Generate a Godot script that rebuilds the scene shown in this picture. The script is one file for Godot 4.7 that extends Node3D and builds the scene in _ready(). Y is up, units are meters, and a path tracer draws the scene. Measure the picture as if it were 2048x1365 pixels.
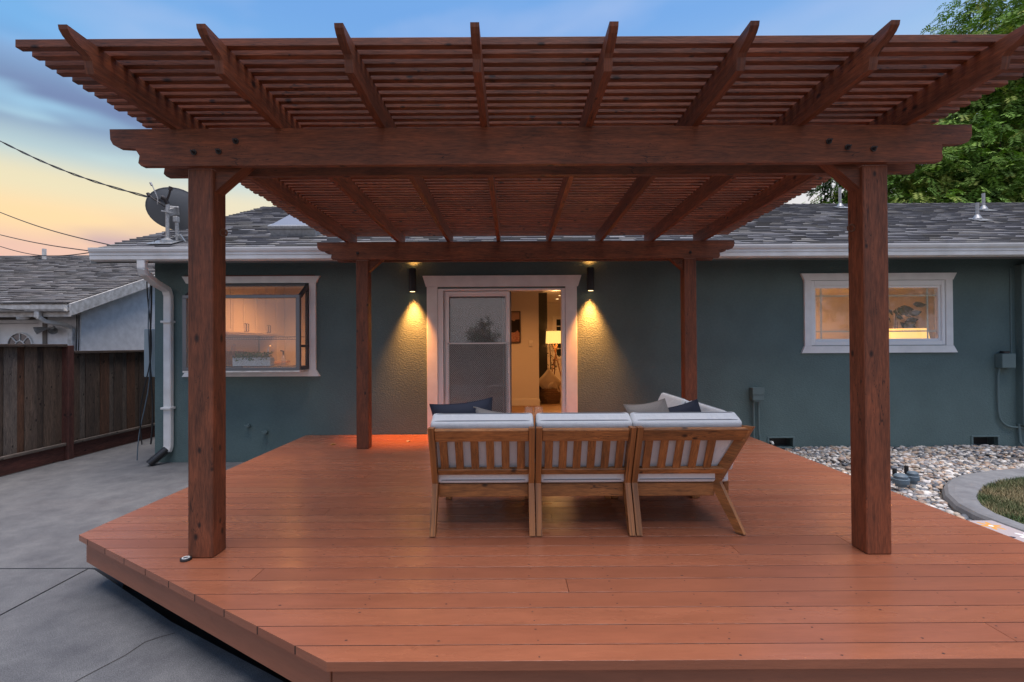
extends Node3D

# Units are metres, y is up, the camera looks along -z. D() turns (x, y, depth) into a point.
const DK := 0.37        # top of the deck
const WALL := 6.82      # depth of the rear wall of the house
const FLOOR := 0.42     # floor inside the house
const CEIL := 2.86
const PITCH_ROOF := 0.411

var M := {}
var T := {}
var taken := {}
var rng := RandomNumberGenerator.new()


func D(x: float, y: float, d: float) -> Vector3:
	return Vector3(x, y, -d)


# ---------------------------------------------------------------- mesh builder
class MB:
	var v := PackedVector3Array()
	var n := PackedVector3Array()
	var t := PackedVector2Array()
	var c := PackedColorArray()
	var tint := Color.WHITE
	var off := Vector2.ZERO

	func poly(p: Array, uv: Array, out: Vector3) -> void:
		var nn := Vector3.ZERO
		for i in p.size():
			var a: Vector3 = p[i]
			var b: Vector3 = p[(i + 1) % p.size()]
			nn += a.cross(b)
		if nn.length() < 1e-12:
			return
		nn = nn.normalized()
		var flip := nn.dot(out) < 0.0
		var nv := -nn if flip else nn
		for i in range(1, p.size() - 1):
			var tri := [0, i, i + 1] if flip else [0, i + 1, i]
			for k in tri:
				v.append(p[k]); n.append(nv); t.append(uv[k] + off); c.append(tint)

	func smooth_quad(p: Array, nr: Array, uv: Array) -> void:
		# p0 p1 p2 p3 counter-clockwise seen from outside
		for k in [0, 2, 1, 0, 3, 2]:
			v.append(p[k]); n.append(nr[k]); t.append(uv[k] + off); c.append(tint)

	func box(ctr: Vector3, size: Vector3, bev := 0.0, along := 0, bs := Basis.IDENTITY) -> void:
		var h := size * 0.5
		var b: float = minf(bev, minf(h.x, minf(h.y, h.z)) * 0.8)
		var e := [Vector3.ZERO, Vector3.ZERO, Vector3.ZERO]
		for a in 3:
			var w := (a + 1) % 3
			var u := (a + 2) % 3
			for s in [-1.0, 1.0]:
				var pts := []
				var uvs := []
				for q in [[-1, -1], [1, -1], [1, 1], [-1, 1]]:
					var p := Vector3.ZERO
					p[a] = s * h[a]
					p[w] = q[0] * (h[w] - b)
					p[u] = q[1] * (h[u] - b)
					pts.append(ctr + bs * p)
					if along == w:
						uvs.append(Vector2(p[w], p[u]))
					elif along == u:
						uvs.append(Vector2(p[u], p[w]))
					else:
						uvs.append(Vector2(p[w] * 0.15, p[u]))
				var o := Vector3.ZERO
				o[a] = s
				poly(pts, uvs, bs * o)
		if b <= 0.0:
			return
		for a in 3:
			var w := (a + 1) % 3
			var u := (a + 2) % 3
			for sw in [-1.0, 1.0]:
				for su in [-1.0, 1.0]:
					var pts := []
					var uvs := []
					for q in [[0, -1], [0, 1], [1, 1], [1, -1]]:
						var p := Vector3.ZERO
						p[a] = q[1] * (h[a] - b)
						p[w] = sw * (h[w] if q[0] == 0 else h[w] - b)
						p[u] = su * (h[u] - b if q[0] == 0 else h[u])
						pts.append(ctr + bs * p)
						uvs.append(Vector2(p[along] if along == a else p[a] * 0.3, p[w]))
					var o := Vector3.ZERO
					o[w] = sw
					o[u] = su
					poly(pts, uvs, bs * o)
		for sx in [-1.0, 1.0]:
			for sy in [-1.0, 1.0]:
				for sz in [-1.0, 1.0]:
					var p1 := Vector3(sx * h.x, sy * (h.y - b), sz * (h.z - b))
					var p2 := Vector3(sx * (h.x - b), sy * h.y, sz * (h.z - b))
					var p3 := Vector3(sx * (h.x - b), sy * (h.y - b), sz * h.z)
					poly([ctr + bs * p1, ctr + bs * p2, ctr + bs * p3], [Vector2(p1.x, p1.y), Vector2(p2.x, p2.y), Vector2(p3.x, p3.y)], bs * Vector3(sx, sy, sz))

	func span(a: Vector3, b: Vector3, bev := 0.0, along := 0) -> void:
		box((a + b) * 0.5, (b - a).abs(), bev, along)

	func bar(a: Vector3, b: Vector3, wid: float, hgt: float, up := Vector3.UP, bev := 0.0) -> void:
		var z := (b - a).normalized()
		var x := up.cross(z).normalized()
		var y := z.cross(x)
		box((a + b) * 0.5, Vector3(wid, hgt, a.distance_to(b)), bev, 2, Basis(x, y, z))

	func extrude(prof: Array, o: Vector3, ux: Vector3, uy: Vector3, uw: Vector3, thick: float) -> void:
		# profile in the plane (ux, uy), extruded along uw by thick, centred on o
		var pk := PackedVector2Array()
		for q in prof:
			pk.append(q)
		var idx := Geometry2D.triangulate_polygon(pk)
		for s in [-0.5, 0.5]:
			for i in range(0, idx.size(), 3):
				var p := []
				var uv := []
				for k in 3:
					var q: Vector2 = pk[idx[i + k]]
					p.append(o + ux * q.x + uy * q.y + uw * (s * thick))
					uv.append(q)
				poly(p, uv, uw * s)
		var ctr := Vector2.ZERO
		var area := 0.0
		for i in pk.size():
			area += pk[i].cross(pk[(i + 1) % pk.size()])
		for i in pk.size():
			var a := pk[i]
			var b := pk[(i + 1) % pk.size()]
			var nr := Vector2(b.y - a.y, a.x - b.x)
			if area < 0.0:
				nr = -nr
			var la := a.x if absf(b.x - a.x) > absf(b.y - a.y) else a.y * 0.2
			var lb := b.x if absf(b.x - a.x) > absf(b.y - a.y) else b.y * 0.2
			poly([o + ux * a.x + uy * a.y - uw * thick * 0.5, o + ux * b.x + uy * b.y - uw * thick * 0.5, o + ux * b.x + uy * b.y + uw * thick * 0.5, o + ux * a.x + uy * a.y + uw * thick * 0.5],
				[Vector2(la, -thick * 0.5), Vector2(lb, -thick * 0.5), Vector2(lb, thick * 0.5), Vector2(la, thick * 0.5)], ux * nr.x + uy * nr.y)

	func lathe(prof: Array, seg := 20, o := Vector3.ZERO, bs := Basis.IDENTITY) -> void:
		# prof: Vector2(radius, height) from bottom to top, outside on the right
		for i in prof.size() - 1:
			var a: Vector2 = prof[i]
			var b: Vector2 = prof[i + 1]
			var sl := Vector2(b.y - a.y, a.x - b.x).normalized()
			for k in seg:
				var f0 := TAU * k / seg
				var f1 := TAU * (k + 1) / seg
				var r0 := Vector3(cos(f0), 0, sin(f0))
				var r1 := Vector3(cos(f1), 0, sin(f1))
				var p := [r0 * a.x + Vector3.UP * a.y, r0 * b.x + Vector3.UP * b.y, r1 * b.x + Vector3.UP * b.y, r1 * a.x + Vector3.UP * a.y]
				var q := []
				for z in p:
					q.append(o + bs * z)
				var n0 := bs * (r0 * sl.x + Vector3.UP * sl.y)
				var n1 := bs * (r1 * sl.x + Vector3.UP * sl.y)
				smooth_quad(q, [n0, n0, n1, n1], [Vector2(f0, a.y), Vector2(f0, b.y), Vector2(f1, b.y), Vector2(f1, a.y)])

	func tube(pts: Array, r: float, seg := 8, r_end := -1.0) -> void:
		if r_end < 0.0:
			r_end = r
		var rings := []
		var nors := []
		var prev := Vector3.ZERO
		var run := 0.0
		var runs := []
		for i in pts.size():
			var p: Vector3 = pts[i]
			var dir: Vector3 = (pts[mini(i + 1, pts.size() - 1)] - pts[maxi(i - 1, 0)]).normalized()
			var x := prev
			if i == 0:
				x = dir.cross(Vector3.UP if absf(dir.y) < 0.9 else Vector3.RIGHT).normalized()
			else:
				x = (prev - dir * prev.dot(dir)).normalized()
				run += p.distance_to(pts[i - 1])
			prev = x
			var y := dir.cross(x)
			var rr: float = lerpf(r, r_end, float(i) / maxf(1.0, pts.size() - 1.0))
			var ring := []
			var nr := []
			for k in seg + 1:
				var f := TAU * k / seg
				var o := x * cos(f) + y * sin(f)
				ring.append(p + o * rr)
				nr.append(o)
			rings.append(ring); nors.append(nr); runs.append(run)
		for i in pts.size() - 1:
			for k in seg:
				smooth_quad([rings[i][k], rings[i][k + 1], rings[i + 1][k + 1], rings[i + 1][k]], [nors[i][k], nors[i][k + 1], nors[i + 1][k + 1], nors[i + 1][k]],
					[Vector2(runs[i], k * r), Vector2(runs[i], k * r + r), Vector2(runs[i + 1], k * r + r), Vector2(runs[i + 1], k * r)])
		for e in [0, pts.size() - 1]:
			var ring: Array = rings[e].slice(0, seg)
			var uv := []
			for q in ring:
				uv.append(Vector2(q.x, q.y))
			poly(ring, uv, (pts[0] - pts[1]) if e == 0 else (pts[e] - pts[e - 1]))

	func soft_box(ctr: Vector3, size: Vector3, rad: float, puff := 0.0, bs := Basis.IDENTITY, cells := 10) -> void:
		# an upholstered block: a rounded box whose large faces bulge
		var h := size * 0.5
		var inner := Vector3(h.x - rad, h.y - rad, h.z - rad)
		for a in 3:
			var w := (a + 1) % 3
			var u := (a + 2) % 3
			for s in [-1.0, 1.0]:
				var g := []
				var gn := []
				for i in cells + 1:
					for j in cells + 1:
						var p := Vector3.ZERO
						p[a] = s * h[a]
						p[w] = sin((float(i) / cells * 2 - 1) * PI / 2) * h[w]
						p[u] = sin((float(j) / cells * 2 - 1) * PI / 2) * h[u]
						var core := p.clamp(-inner, inner)
						var dir := (p - core)
						dir = dir.normalized() if dir.length() > 1e-6 else Vector3.ZERO
						var q := core + dir * rad
						var pu := puff * (1.0 - pow(absf(p.x / h.x), 3.0)) * (1.0 - pow(absf(p.z / h.z), 3.0)) if size.y <= size.z else puff * (1.0 - pow(absf(p.x / h.x), 3.0)) * (1.0 - pow(absf(p.y / h.y), 3.0))
						if size.y <= size.z:
							q.y += signf(p.y) * pu * absf(p.y) / h.y
						else:
							q.z += signf(p.z) * pu * absf(p.z) / h.z
						g.append(ctr + bs * q)
						gn.append((bs * dir).normalized())
				for i in cells:
					for j in cells:
						var k := [i * (cells + 1) + j, (i + 1) * (cells + 1) + j, (i + 1) * (cells + 1) + j + 1, i * (cells + 1) + j + 1]
						if s < 0:
							k.reverse()
						var uv := []
						for z in k:
							uv.append(Vector2(g[z].x + g[z].z, g[z].y))
						smooth_quad([g[k[0]], g[k[1]], g[k[2]], g[k[3]]], [gn[k[0]], gn[k[1]], gn[k[2]], gn[k[3]]], uv)

	func pillow(bs: Basis, ctr: Vector3, side: float, thick: float, seedv: int) -> void:
		var nz := FastNoiseLite.new()
		nz.seed = seedv
		nz.frequency = 3.0
		var cells := 16
		for s in [-1.0, 1.0]:
			var g := []
			for i in cells + 1:
				for j in cells + 1:
					var a := float(i) / cells * 2 - 1
					var b := float(j) / cells * 2 - 1
					var e := side * 0.5
					var px := a * e * (1.0 - 0.10 * (1.0 - b * b))
					var py := b * e * (1.0 - 0.10 * (1.0 - a * a))
					var pz: float = s * thick * 0.5 * pow(maxf(0.0, (1 - a * a) * (1 - b * b)), 0.45)
					pz += 0.012 * nz.get_noise_3d(px * 1.6, py * 1.6, s) * (1 - a * a) * (1 - b * b) * 3.0
					g.append(ctr + bs * Vector3(px, py, pz))
			var nr := []
			for i in cells + 1:
				for j in cells + 1:
					var i0 := maxi(i - 1, 0) * (cells + 1) + j
					var i1 := mini(i + 1, cells) * (cells + 1) + j
					var j0 := i * (cells + 1) + maxi(j - 1, 0)
					var j1 := i * (cells + 1) + mini(j + 1, cells)
					nr.append(((g[i1] - g[i0]) as Vector3).cross(g[j1] - g[j0]).normalized() * s)
			for i in cells:
				for j in cells:
					var k := [i * (cells + 1) + j, (i + 1) * (cells + 1) + j, (i + 1) * (cells + 1) + j + 1, i * (cells + 1) + j + 1]
					if s < 0:
						k.reverse()
					var uv := []
					for z in k:
						uv.append(Vector2(g[z].x, g[z].y))
					smooth_quad([g[k[0]], g[k[1]], g[k[2]], g[k[3]]], [nr[k[0]], nr[k[1]], nr[k[2]], nr[k[3]]], uv)

	func mesh() -> ArrayMesh:
		var arr := []
		arr.resize(Mesh.ARRAY_MAX)
		arr[Mesh.ARRAY_VERTEX] = v
		arr[Mesh.ARRAY_NORMAL] = n
		arr[Mesh.ARRAY_TEX_UV] = t
		arr[Mesh.ARRAY_COLOR] = c
		var m := ArrayMesh.new()
		m.add_surface_from_arrays(Mesh.PRIMITIVE_TRIANGLES, arr)
		return m


# ---------------------------------------------------------------- scene helpers
func numbered(called: String) -> String:
	var k: int = taken.get(called, 0)
	taken[called] = k + 1
	return called if k == 0 else "%s_%03d" % [called, k]


func tag(o: Node, label := "", category := "", group := "", kind := "") -> void:
	if label: o.set_meta("label", label)
	if category: o.set_meta("category", category)
	if group: o.set_meta("group", group)
	if kind: o.set_meta("kind", kind)


func thing(called: String, label: String, category: String, at := Vector3.ZERO, turn := 0.0, group := "") -> Node3D:
	var o := Node3D.new()
	o.name = numbered(called)
	add_child(o)
	o.position = at
	o.rotation.y = turn
	tag(o, label, category, group)
	return o


func put(b: MB, called: String, mat: Material, parent: Node = null) -> MeshInstance3D:
	var o := MeshInstance3D.new()
	o.mesh = b.mesh()
	o.material_override = null
	o.mesh.surface_set_material(0, mat)
	o.cast_shadow = GeometryInstance3D.SHADOW_CASTING_SETTING_ON
	if parent == null:
		o.name = numbered(called)
		add_child(o)
	else:
		o.name = called
		parent.add_child(o, true)
	return o


func second(o: MeshInstance3D, b: MB, mt: Material) -> void:
	var arr := b.mesh().surface_get_arrays(0)
	(o.mesh as ArrayMesh).add_surface_from_arrays(Mesh.PRIMITIVE_TRIANGLES, arr)
	o.mesh.surface_set_material(1, mt)


func mb(random_grain := false) -> MB:
	var b := MB.new()
	if random_grain:
		b.off = Vector2(rng.randf() * 2.4, 0.15 + rng.randf() * 0.3)
	return b


func lin(r: float, g: float, b: float, a := 1.0) -> Color:
	var c := Color(r, g, b).linear_to_srgb()
	c.a = a
	return c


func mat(called: String, col: Color, rough := 0.8, opts := {}) -> StandardMaterial3D:
	var m := StandardMaterial3D.new()
	m.resource_name = called
	m.albedo_color = col
	m.roughness = rough
	m.metallic_specular = opts.get("spec", 0.5)
	m.metallic = opts.get("metal", 0.0)
	if opts.has("tex"):
		m.albedo_texture = opts.tex
	if opts.has("uv"):
		m.uv1_scale = opts.uv
	if opts.get("tri", false):
		m.uv1_triplanar = true
		m.uv1_world_triplanar = true
	if opts.has("bump"):
		m.heightmap_enabled = true
		m.heightmap_texture = opts.bump
		m.heightmap_scale = opts.get("relief", 0.2)
	if opts.has("detail"):
		m.detail_enabled = true
		m.detail_albedo = opts.detail
		m.detail_blend_mode = BaseMaterial3D.BLEND_MODE_MUL
		m.detail_uv_layer = BaseMaterial3D.DETAIL_UV_2
		m.uv2_triplanar = true
		m.uv2_world_triplanar = true
		m.uv2_scale = Vector3.ONE * float(opts.dscale)
	if opts.has("rtex"):
		m.roughness_texture = opts.rtex
	if opts.get("vc", false):
		m.vertex_color_use_as_albedo = true
	if opts.has("glow"):
		m.emission_enabled = true
		m.emission = opts.glow
		m.emission_energy_multiplier = opts.get("power", 1.0)
	if opts.has("back"):
		m.backlight_enabled = true
		m.backlight = opts.back
	if opts.has("sheen"):
		m.rim_enabled = true
		m.rim = opts.sheen
		m.rim_tint = 0.6
	M[called] = m
	return m


func noise_tex(freq: float, lo: Color, hi: Color, seedv: int, oct := 4, size := 512, kind := FastNoiseLite.TYPE_SIMPLEX_SMOOTH, warp := 0.0) -> NoiseTexture2D:
	var nz := FastNoiseLite.new()
	nz.noise_type = kind
	nz.seed = seedv
	nz.frequency = freq
	nz.fractal_octaves = oct
	if warp > 0.0:
		nz.domain_warp_enabled = true
		nz.domain_warp_amplitude = warp
		nz.domain_warp_frequency = freq
	var tx := NoiseTexture2D.new()
	tx.width = size
	tx.height = size
	tx.seamless = true
	tx.noise = nz
	var g := Gradient.new()
	g.set_color(0, lo)
	g.set_color(1, hi)
	tx.color_ramp = g
	return tx


# ---------------------------------------------------------------- textures
func grain_textures() -> void:
	# 2.4 m along the grain by 0.6 m across, repeating along the grain
	var w := 1024
	var h := 256
	var a := FastNoiseLite.new()
	a.seed = 11
	a.frequency = 1.0
	a.fractal_octaves = 3
	var fine := FastNoiseLite.new()
	fine.seed = 5
	fine.frequency = 1.0
	fine.fractal_octaves = 2
	var r := RandomNumberGenerator.new()
	r.seed = 77
	var knots := []
	for i in 9:
		knots.append(Vector3(r.randf() * 2.4, 0.05 + r.randf() * 0.5, 0.006 + r.randf() * 0.008))
	var wood := Image.create(w, h, false, Image.FORMAT_RGB8)
	var paint := Image.create(w, h, false, Image.FORMAT_RGB8)
	var relief := Image.create(w, h, false, Image.FORMAT_L8)
	for i in w:
		var u := 2.4 * i / w
		var f := TAU * i / w
		var cx := cos(f) * 0.382
		var cz := sin(f) * 0.382
		for j in h:
			var vv := 0.6 * j / h
			var field := vv + 0.009 * a.get_noise_3d(cx * 2.2, cz * 2.2, vv * 4.0)
			var dark := 0.0
			for k in knots:
				var du: float = fposmod(u - k.x + 1.2, 2.4) - 1.2
				if absf(du) > 0.16:
					continue
				var dv: float = vv - k.y
				var q: float = k.z
				field += signf(dv) * q * 1.3 * exp(-(du * du) / (q * q * 16.0) - absf(dv) / (q * 3.0))
				var rr: float = sqrt(du * du * 0.35 + dv * dv) / q
				dark = maxf(dark, clampf(1.35 - rr, 0.0, 1.0))
			var g1 := fine.get_noise_3d(cx * 5.0, cz * 5.0, field * 55.0)
			var g2 := fine.get_noise_3d(cx * 14.0, cz * 14.0, field * 210.0 + 9.0)
			var g3 := a.get_noise_3d(cx * 1.6 + 5.0, cz * 1.6, field * 9.0)
			var val := 0.80 + 0.16 * g1 + 0.18 * g2 + 0.18 * g3
			val *= 1.0 - 0.62 * dark
			var fleck: float = fine.get_noise_3d(cx * 30.0 + 3.0, cz * 30.0, field * 300.0)
			var patch: float = a.get_noise_3d(cx * 4.0 - 7.0, cz * 4.0, vv * 7.0)
			var pale := clampf((fleck - 0.33) * 4.0, 0.0, 1.0) * clampf((patch - 0.22) * 5.0, 0.0, 1.0)
			var ck: float = absf(a.get_noise_3d(cx * 1.3 + 11.0, cz * 1.3, field * 13.0))
			var cm: float = a.get_noise_3d(cx * 2.5 - 3.0, cz * 2.5, vv * 6.0 + 4.0)
			val *= 1.0 - 0.6 * clampf(1.0 - ck * 70.0, 0.0, 1.0) * clampf((cm - 0.05) * 6.0, 0.0, 1.0)
			val = clampf(val, 0.12, 1.0)
			var hue := 0.03 * g3
			var col := Color(val, val * (0.985 - hue), val * (0.97 - hue * 2.0))
			wood.set_pixel(i, j, col.lerp(Color(0.95, 0.95, 0.95), pale * 0.45))
			var pv := clampf(0.93 + 0.06 * g3 + 0.03 * g1 + 0.02 * g2, 0.0, 1.0)
			pv *= 1.0 - 0.07 * clampf(dark - 0.25, 0.0, 1.0)
			paint.set_pixel(i, j, Color(pv, pv * 0.995, pv * 0.985))
			var hv := clampf(0.5 + 0.3 * g2 + 0.2 * g1 - 0.3 * dark, 0.0, 1.0)
			relief.set_pixel(i, j, Color(hv, hv, hv))
	T.wood = ImageTexture.create_from_image(wood)
	T.paint = ImageTexture.create_from_image(paint)
	T.relief = ImageTexture.create_from_image(relief)


func sky_color(az: float, el: float) -> Vector3:
	# az in degrees from straight ahead, negative to the left; el in degrees
	var da := wrapf(az + 52.0, -180.0, 180.0)
	var w := exp(-pow(da / 62.0, 2.0))
	var warm := [[-90, .30, .22, .20], [-1, .60, .36, .34], [5, .76, .42, .39], [8, .78, .50, .40], [11, .90, .65, .36], [14, .76, .68, .46], [17, .47, .62, .64], [20, .31, .54, .72], [25, .17, .40, .72], [34, .15, .34, .69], [60, .13, .29, .60], [90, .12, .27, .56]]
	var cool := [[-90, .26, .24, .25], [-1, .62, .56, .60], [5, .70, .63, .66], [10, .74, .68, .70], [16, .68, .69, .74], [22, .40, .55, .75], [34, .17, .36, .71], [60, .13, .29, .60], [90, .12, .27, .56]]
	var out := []
	for tab in [warm, cool]:
		var c := Vector3(tab[-1][1], tab[-1][2], tab[-1][3])
		for i in tab.size() - 1:
			if el >= tab[i][0] and el <= tab[i + 1][0]:
				var f: float = smoothstep(0.0, 1.0, (el - tab[i][0]) / float(tab[i + 1][0] - tab[i][0]))
				c = Vector3(tab[i][1], tab[i][2], tab[i][3]).lerp(Vector3(tab[i + 1][1], tab[i + 1][2], tab[i + 1][3]), f)
		out.append(c)
	return (out[1] as Vector3).lerp(out[0], w)


func make_sky() -> Sky:
	var w := 1024
	var h := 512
	var im := Image.create(w, h, false, Image.FORMAT_RGBF)
	var a := FastNoiseLite.new()
	a.seed = 3
	a.frequency = 1.0
	a.fractal_octaves = 5
	var b := FastNoiseLite.new()
	b.seed = 21
	b.frequency = 1.0
	b.fractal_octaves = 4
	for j in h:
		var el := 90.0 - 180.0 * (j + 0.5) / h
		var ce := cos(deg_to_rad(el))
		var se := sin(deg_to_rad(el))
		for i in w:
			var az := wrapf(360.0 * (i + 0.5) / w, -180.0, 180.0)
			var c := sky_color(az, el)
			if el > -2.0:
				var x := sin(deg_to_rad(az)) * ce
				var z := cos(deg_to_rad(az)) * ce
				# high wisps, drawn out sideways, lighter than the sky
				var hi := a.get_noise_3d(x * 2.2 + z * 1.1, se * 9.0 - x * 1.2, z * 2.4)
				var wisp := clampf((hi + 0.12) * 1.5, 0.0, 1.0) * smoothstep(17.0, 27.0, el) * 0.45
				c = c.lerp(Vector3(.40, .50, .74), wisp)
				# low dusky cloud banks with long level edges
				var lo := b.get_noise_3d(x * 2.6, se * 17.0, z * 2.6)
				var bank := smoothstep(-0.22, 0.16, lo) * (exp(-pow((el - 8.6) / 2.0, 2.0)) * 0.85 + exp(-pow((el - 20.5) / 3.0, 2.0)) * 0.85)
				var dusk := Vector3(.46, .33, .40).lerp(Vector3(.14, .175, .34), smoothstep(9.0, 17.0, el))
				c = c.lerp(dusk, bank)
			im.set_pixel(i, j, Color(c.x, c.y, c.z))
	var pm := PanoramaSkyMaterial.new()
	pm.panorama = ImageTexture.create_from_image(im)
	var s := Sky.new()
	s.sky_material = pm
	return s


# ---------------------------------------------------------------- ready
func _ready() -> void:
	rng.seed = 2024
	var cam := Camera3D.new()
	cam.name = "camera"
	cam.fov = 70.2
	cam.near = 0.05
	cam.far = 400.0
	cam.position = Vector3(0, 1.62, 0)
	cam.rotation = Vector3(0.0077, 0, -0.0055)
	add_child(cam)
	cam.current = true

	var env := Environment.new()
	env.background_mode = Environment.BG_SKY
	env.sky = make_sky()
	env.tonemap_mode = Environment.TONE_MAPPER_LINEAR
	env.tonemap_exposure = 1.16
	env.sdfgi_enabled = true
	env.ssao_enabled = true
	env.ssil_enabled = true
	var we := WorldEnvironment.new()
	we.name = "world"
	we.environment = env
	add_child(we)

	var sun := DirectionalLight3D.new()
	sun.name = "sun"
	sun.light_energy = 1.3
	sun.light_angular_distance = 45.0
	sun.light_color = Color(1.0, 0.95, 0.93)
	sun.shadow_enabled = true
	sun.rotation_degrees = Vector3(-82, 40, 0)
	add_child(sun)

	grain_textures()
	materials()
	ground()
	house()
	neighbour()
	trees()
	deck()
	pergola()
	fences()
	sofa()
	wall_fittings()
	interior()
	yard_details()
	roof_things()


func materials() -> void:
	var G := Vector3(1 / 2.4, 1 / 0.6, 1)
	var W := Color.WHITE
	T.stucco = noise_tex(0.035, Color.BLACK, W, 8, 5, 512, FastNoiseLite.TYPE_SIMPLEX_SMOOTH, 14.0)
	T.stucco_tone = noise_tex(0.02, Color(.95, .95, .95), W, 23, 5)
	T.patch = noise_tex(0.008, Color(.91, .91, .91), W, 24, 5)
	T.mottle = noise_tex(0.008, Color(0.80, 0.80, 0.80), W, 14, 5)
	T.speck = noise_tex(0.16, Color(0.62, 0.62, 0.62), W, 15, 3)
	T.fine = noise_tex(0.12, Color.BLACK, W, 16, 3)
	T.concrete = noise_tex(0.005, Color(0.74, 0.74, 0.755), Color(1, 1, 0.99), 17, 9, 1024, FastNoiseLite.TYPE_SIMPLEX_SMOOTH, 25.0)
	(T.concrete as NoiseTexture2D).noise.fractal_gain = 0.72
	T.wrinkle = noise_tex(0.010, Color.BLACK, W, 51, 4, 512, FastNoiseLite.TYPE_SIMPLEX_SMOOTH, 40.0)
	T.grit = noise_tex(0.40, Color(0.45, 0.45, 0.45), Color(1.0, 1.0, 1.0), 52, 2, 1024)
	T.weave = noise_tex(0.3, Color(0.86, 0.86, 0.86), W, 18, 2)
	T.dirtywhite = noise_tex(0.012, Color(0.76, 0.75, 0.73), W, 19, 6)

	for i in 6:
		var k: float = [1.0, 0.93, 1.06, 0.96, 1.02, 0.88][i]
		var h: float = [1.0, 0.97, 1.04, 1.05, 0.98, 0.96][i]
		mat("deck%d" % i, lin(0.36 * k, 0.128 * k * h, 0.067 * k * h), [0.31, 0.36, 0.30, 0.34, 0.31, 0.37][i], {"tex": T.paint, "uv": G, "bump": T.relief, "relief": 0.05, "rtex": T.mottle, "spec": 0.5})
	mat("deck_rim", lin(0.355, 0.126, 0.066), 0.4, {"tex": T.paint, "uv": G, "bump": T.relief, "relief": 0.06})
	mat("seam_shade", lin(0.055, 0.034, 0.026), 0.95, {"tex": T.wood, "uv": G})  # shade of the seams put into the board edge colour
	mat("screw", lin(0.05, 0.025, 0.02), 0.6)
	for i in 3:
		var k: float = [1.0, 0.85, 1.12][i]
		mat("redwood%d" % i, lin(0.28 * k, 0.080 * k, 0.030 * k), 0.6, {"tex": T.wood, "uv": G, "bump": T.relief, "relief": 0.12})
		mat("post%d" % i, lin(0.27 * k, 0.082 * k, 0.034 * k), 0.6, {"tex": T.wood, "uv": G, "bump": T.relief, "relief": 0.14})
		mat("teak%d" % i, lin(0.50 * k, 0.205 * k, 0.062 * k), 0.45, {"tex": T.wood, "uv": G, "bump": T.relief, "relief": 0.04})
	for i in 5:
		var c: Color = [lin(.15, .105, .078), lin(.19, .16, .14), lin(.16, .08, .048), lin(.11, .08, .063), lin(.165, .12, .093)][i]
		mat("fence%d" % i, c, 0.85, {"tex": T.wood, "uv": G, "bump": T.relief, "relief": 0.2})
	mat("fence_post", lin(.13, .045, .035), 0.8, {"tex": T.wood, "uv": G})
	mat("iron", lin(.055, .05, .05), 0.5, {"metal": 0.6})
	mat("rust", lin(.17, .075, .04), 0.7, {"metal": 0.3})

	mat("stucco", lin(.120, .183, .180), 0.72, {"tri": true, "uv": Vector3(1.7, 2.2, 1.7), "bump": T.stucco, "relief": 0.38, "tex": T.stucco_tone, "detail": T.patch, "dscale": 0.33, "spec": 0.45})
	mat("paint_teal", lin(.108, .164, .167), 0.55)
	mat("white_trim", lin(.86, .87, .86), 0.45, {"tri": true, "uv": Vector3(.7, .7, .7), "tex": noise_tex(0.01, Color(.93, .93, .93), W, 40)})
	mat("vinyl", lin(.84, .85, .85), 0.32)
	mat("gutter", lin(.80, .81, .80), 0.35, {"tri": true, "uv": Vector3(.5, .5, .5), "tex": noise_tex(0.01, Color(.90, .89, .88), W, 41)})
	mat("bronze_frame", lin(.055, .055, .058), 0.4, {"metal": 0.3})
	mat("grey_frame", lin(.16, .17, .18), 0.35, {"metal": 0.4})
	mat("aluminium", lin(.62, .63, .64), 0.35, {"metal": 0.85})
	mat("shingle", Color.WHITE, 0.93, {"vc": true, "tri": true, "uv": Vector3(3, 3, 3), "tex": T.speck})
	mat("black_metal", lin(.018, .018, .02), 0.4)
	mat("soffit", lin(.16, .17, .17), 0.8)
	mat("white_stucco", lin(.84, .85, .86), 0.85, {"tri": true, "uv": Vector3(.9, .9, .9), "tex": noise_tex(0.01, Color(.90, .90, .90), W, 42)})
	mat("old_white", lin(.78, .77, .75), 0.7, {"tri": true, "uv": Vector3(1.1, 1.1, 1.1), "tex": T.dirtywhite})
	mat("flashing", lin(.42, .44, .46), 0.45, {"metal": 0.5, "tri": true, "uv": Vector3(2, 2, 2), "tex": T.dirtywhite})
	mat("dish", lin(.155, .165, .17), 0.55)
	mat("steel", lin(.48, .49, .50), 0.45, {"metal": 0.5, "tri": true, "uv": Vector3(4, 4, 4), "tex": T.dirtywhite})
	mat("cable", lin(.015, .015, .016), 0.6)
	mat("soil", lin(.035, .027, .021), 1.0, {"tri": true, "uv": Vector3(2, 2, 2), "tex": T.speck})
	mat("concrete", lin(.325, .33, .335), 0.8, {"tri": true, "uv": Vector3(.45, .45, .45), "tex": T.concrete, "detail": T.grit, "dscale": 0.42})
	mat("kerb", lin(.24, .25, .26), 0.8, {"tri": true, "uv": Vector3(.7, .7, .7), "tex": T.concrete})
	mat("grit", lin(.23, .21, .19), 1.0, {"tri": true, "uv": Vector3(2.5, 2.5, 2.5), "tex": T.speck})
	mat("pebble", Color.WHITE, 0.55, {"vc": true})
	mat("turf", lin(.06, .065, .03), 1.0, {"tri": true, "uv": Vector3(2, 2, 2), "tex": T.speck})
	mat("blade", Color.WHITE, 0.8, {"vc": true, "back": Color(.3, .3, .2)})
	mat("leaf", Color.WHITE, 0.75, {"vc": true, "back": Color(.55, .6, .3), "spec": 0.3})
	mat("bark", lin(.075, .058, .046), 0.95, {"tri": true, "uv": Vector3(3, 1, 3), "tex": T.speck})

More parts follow.
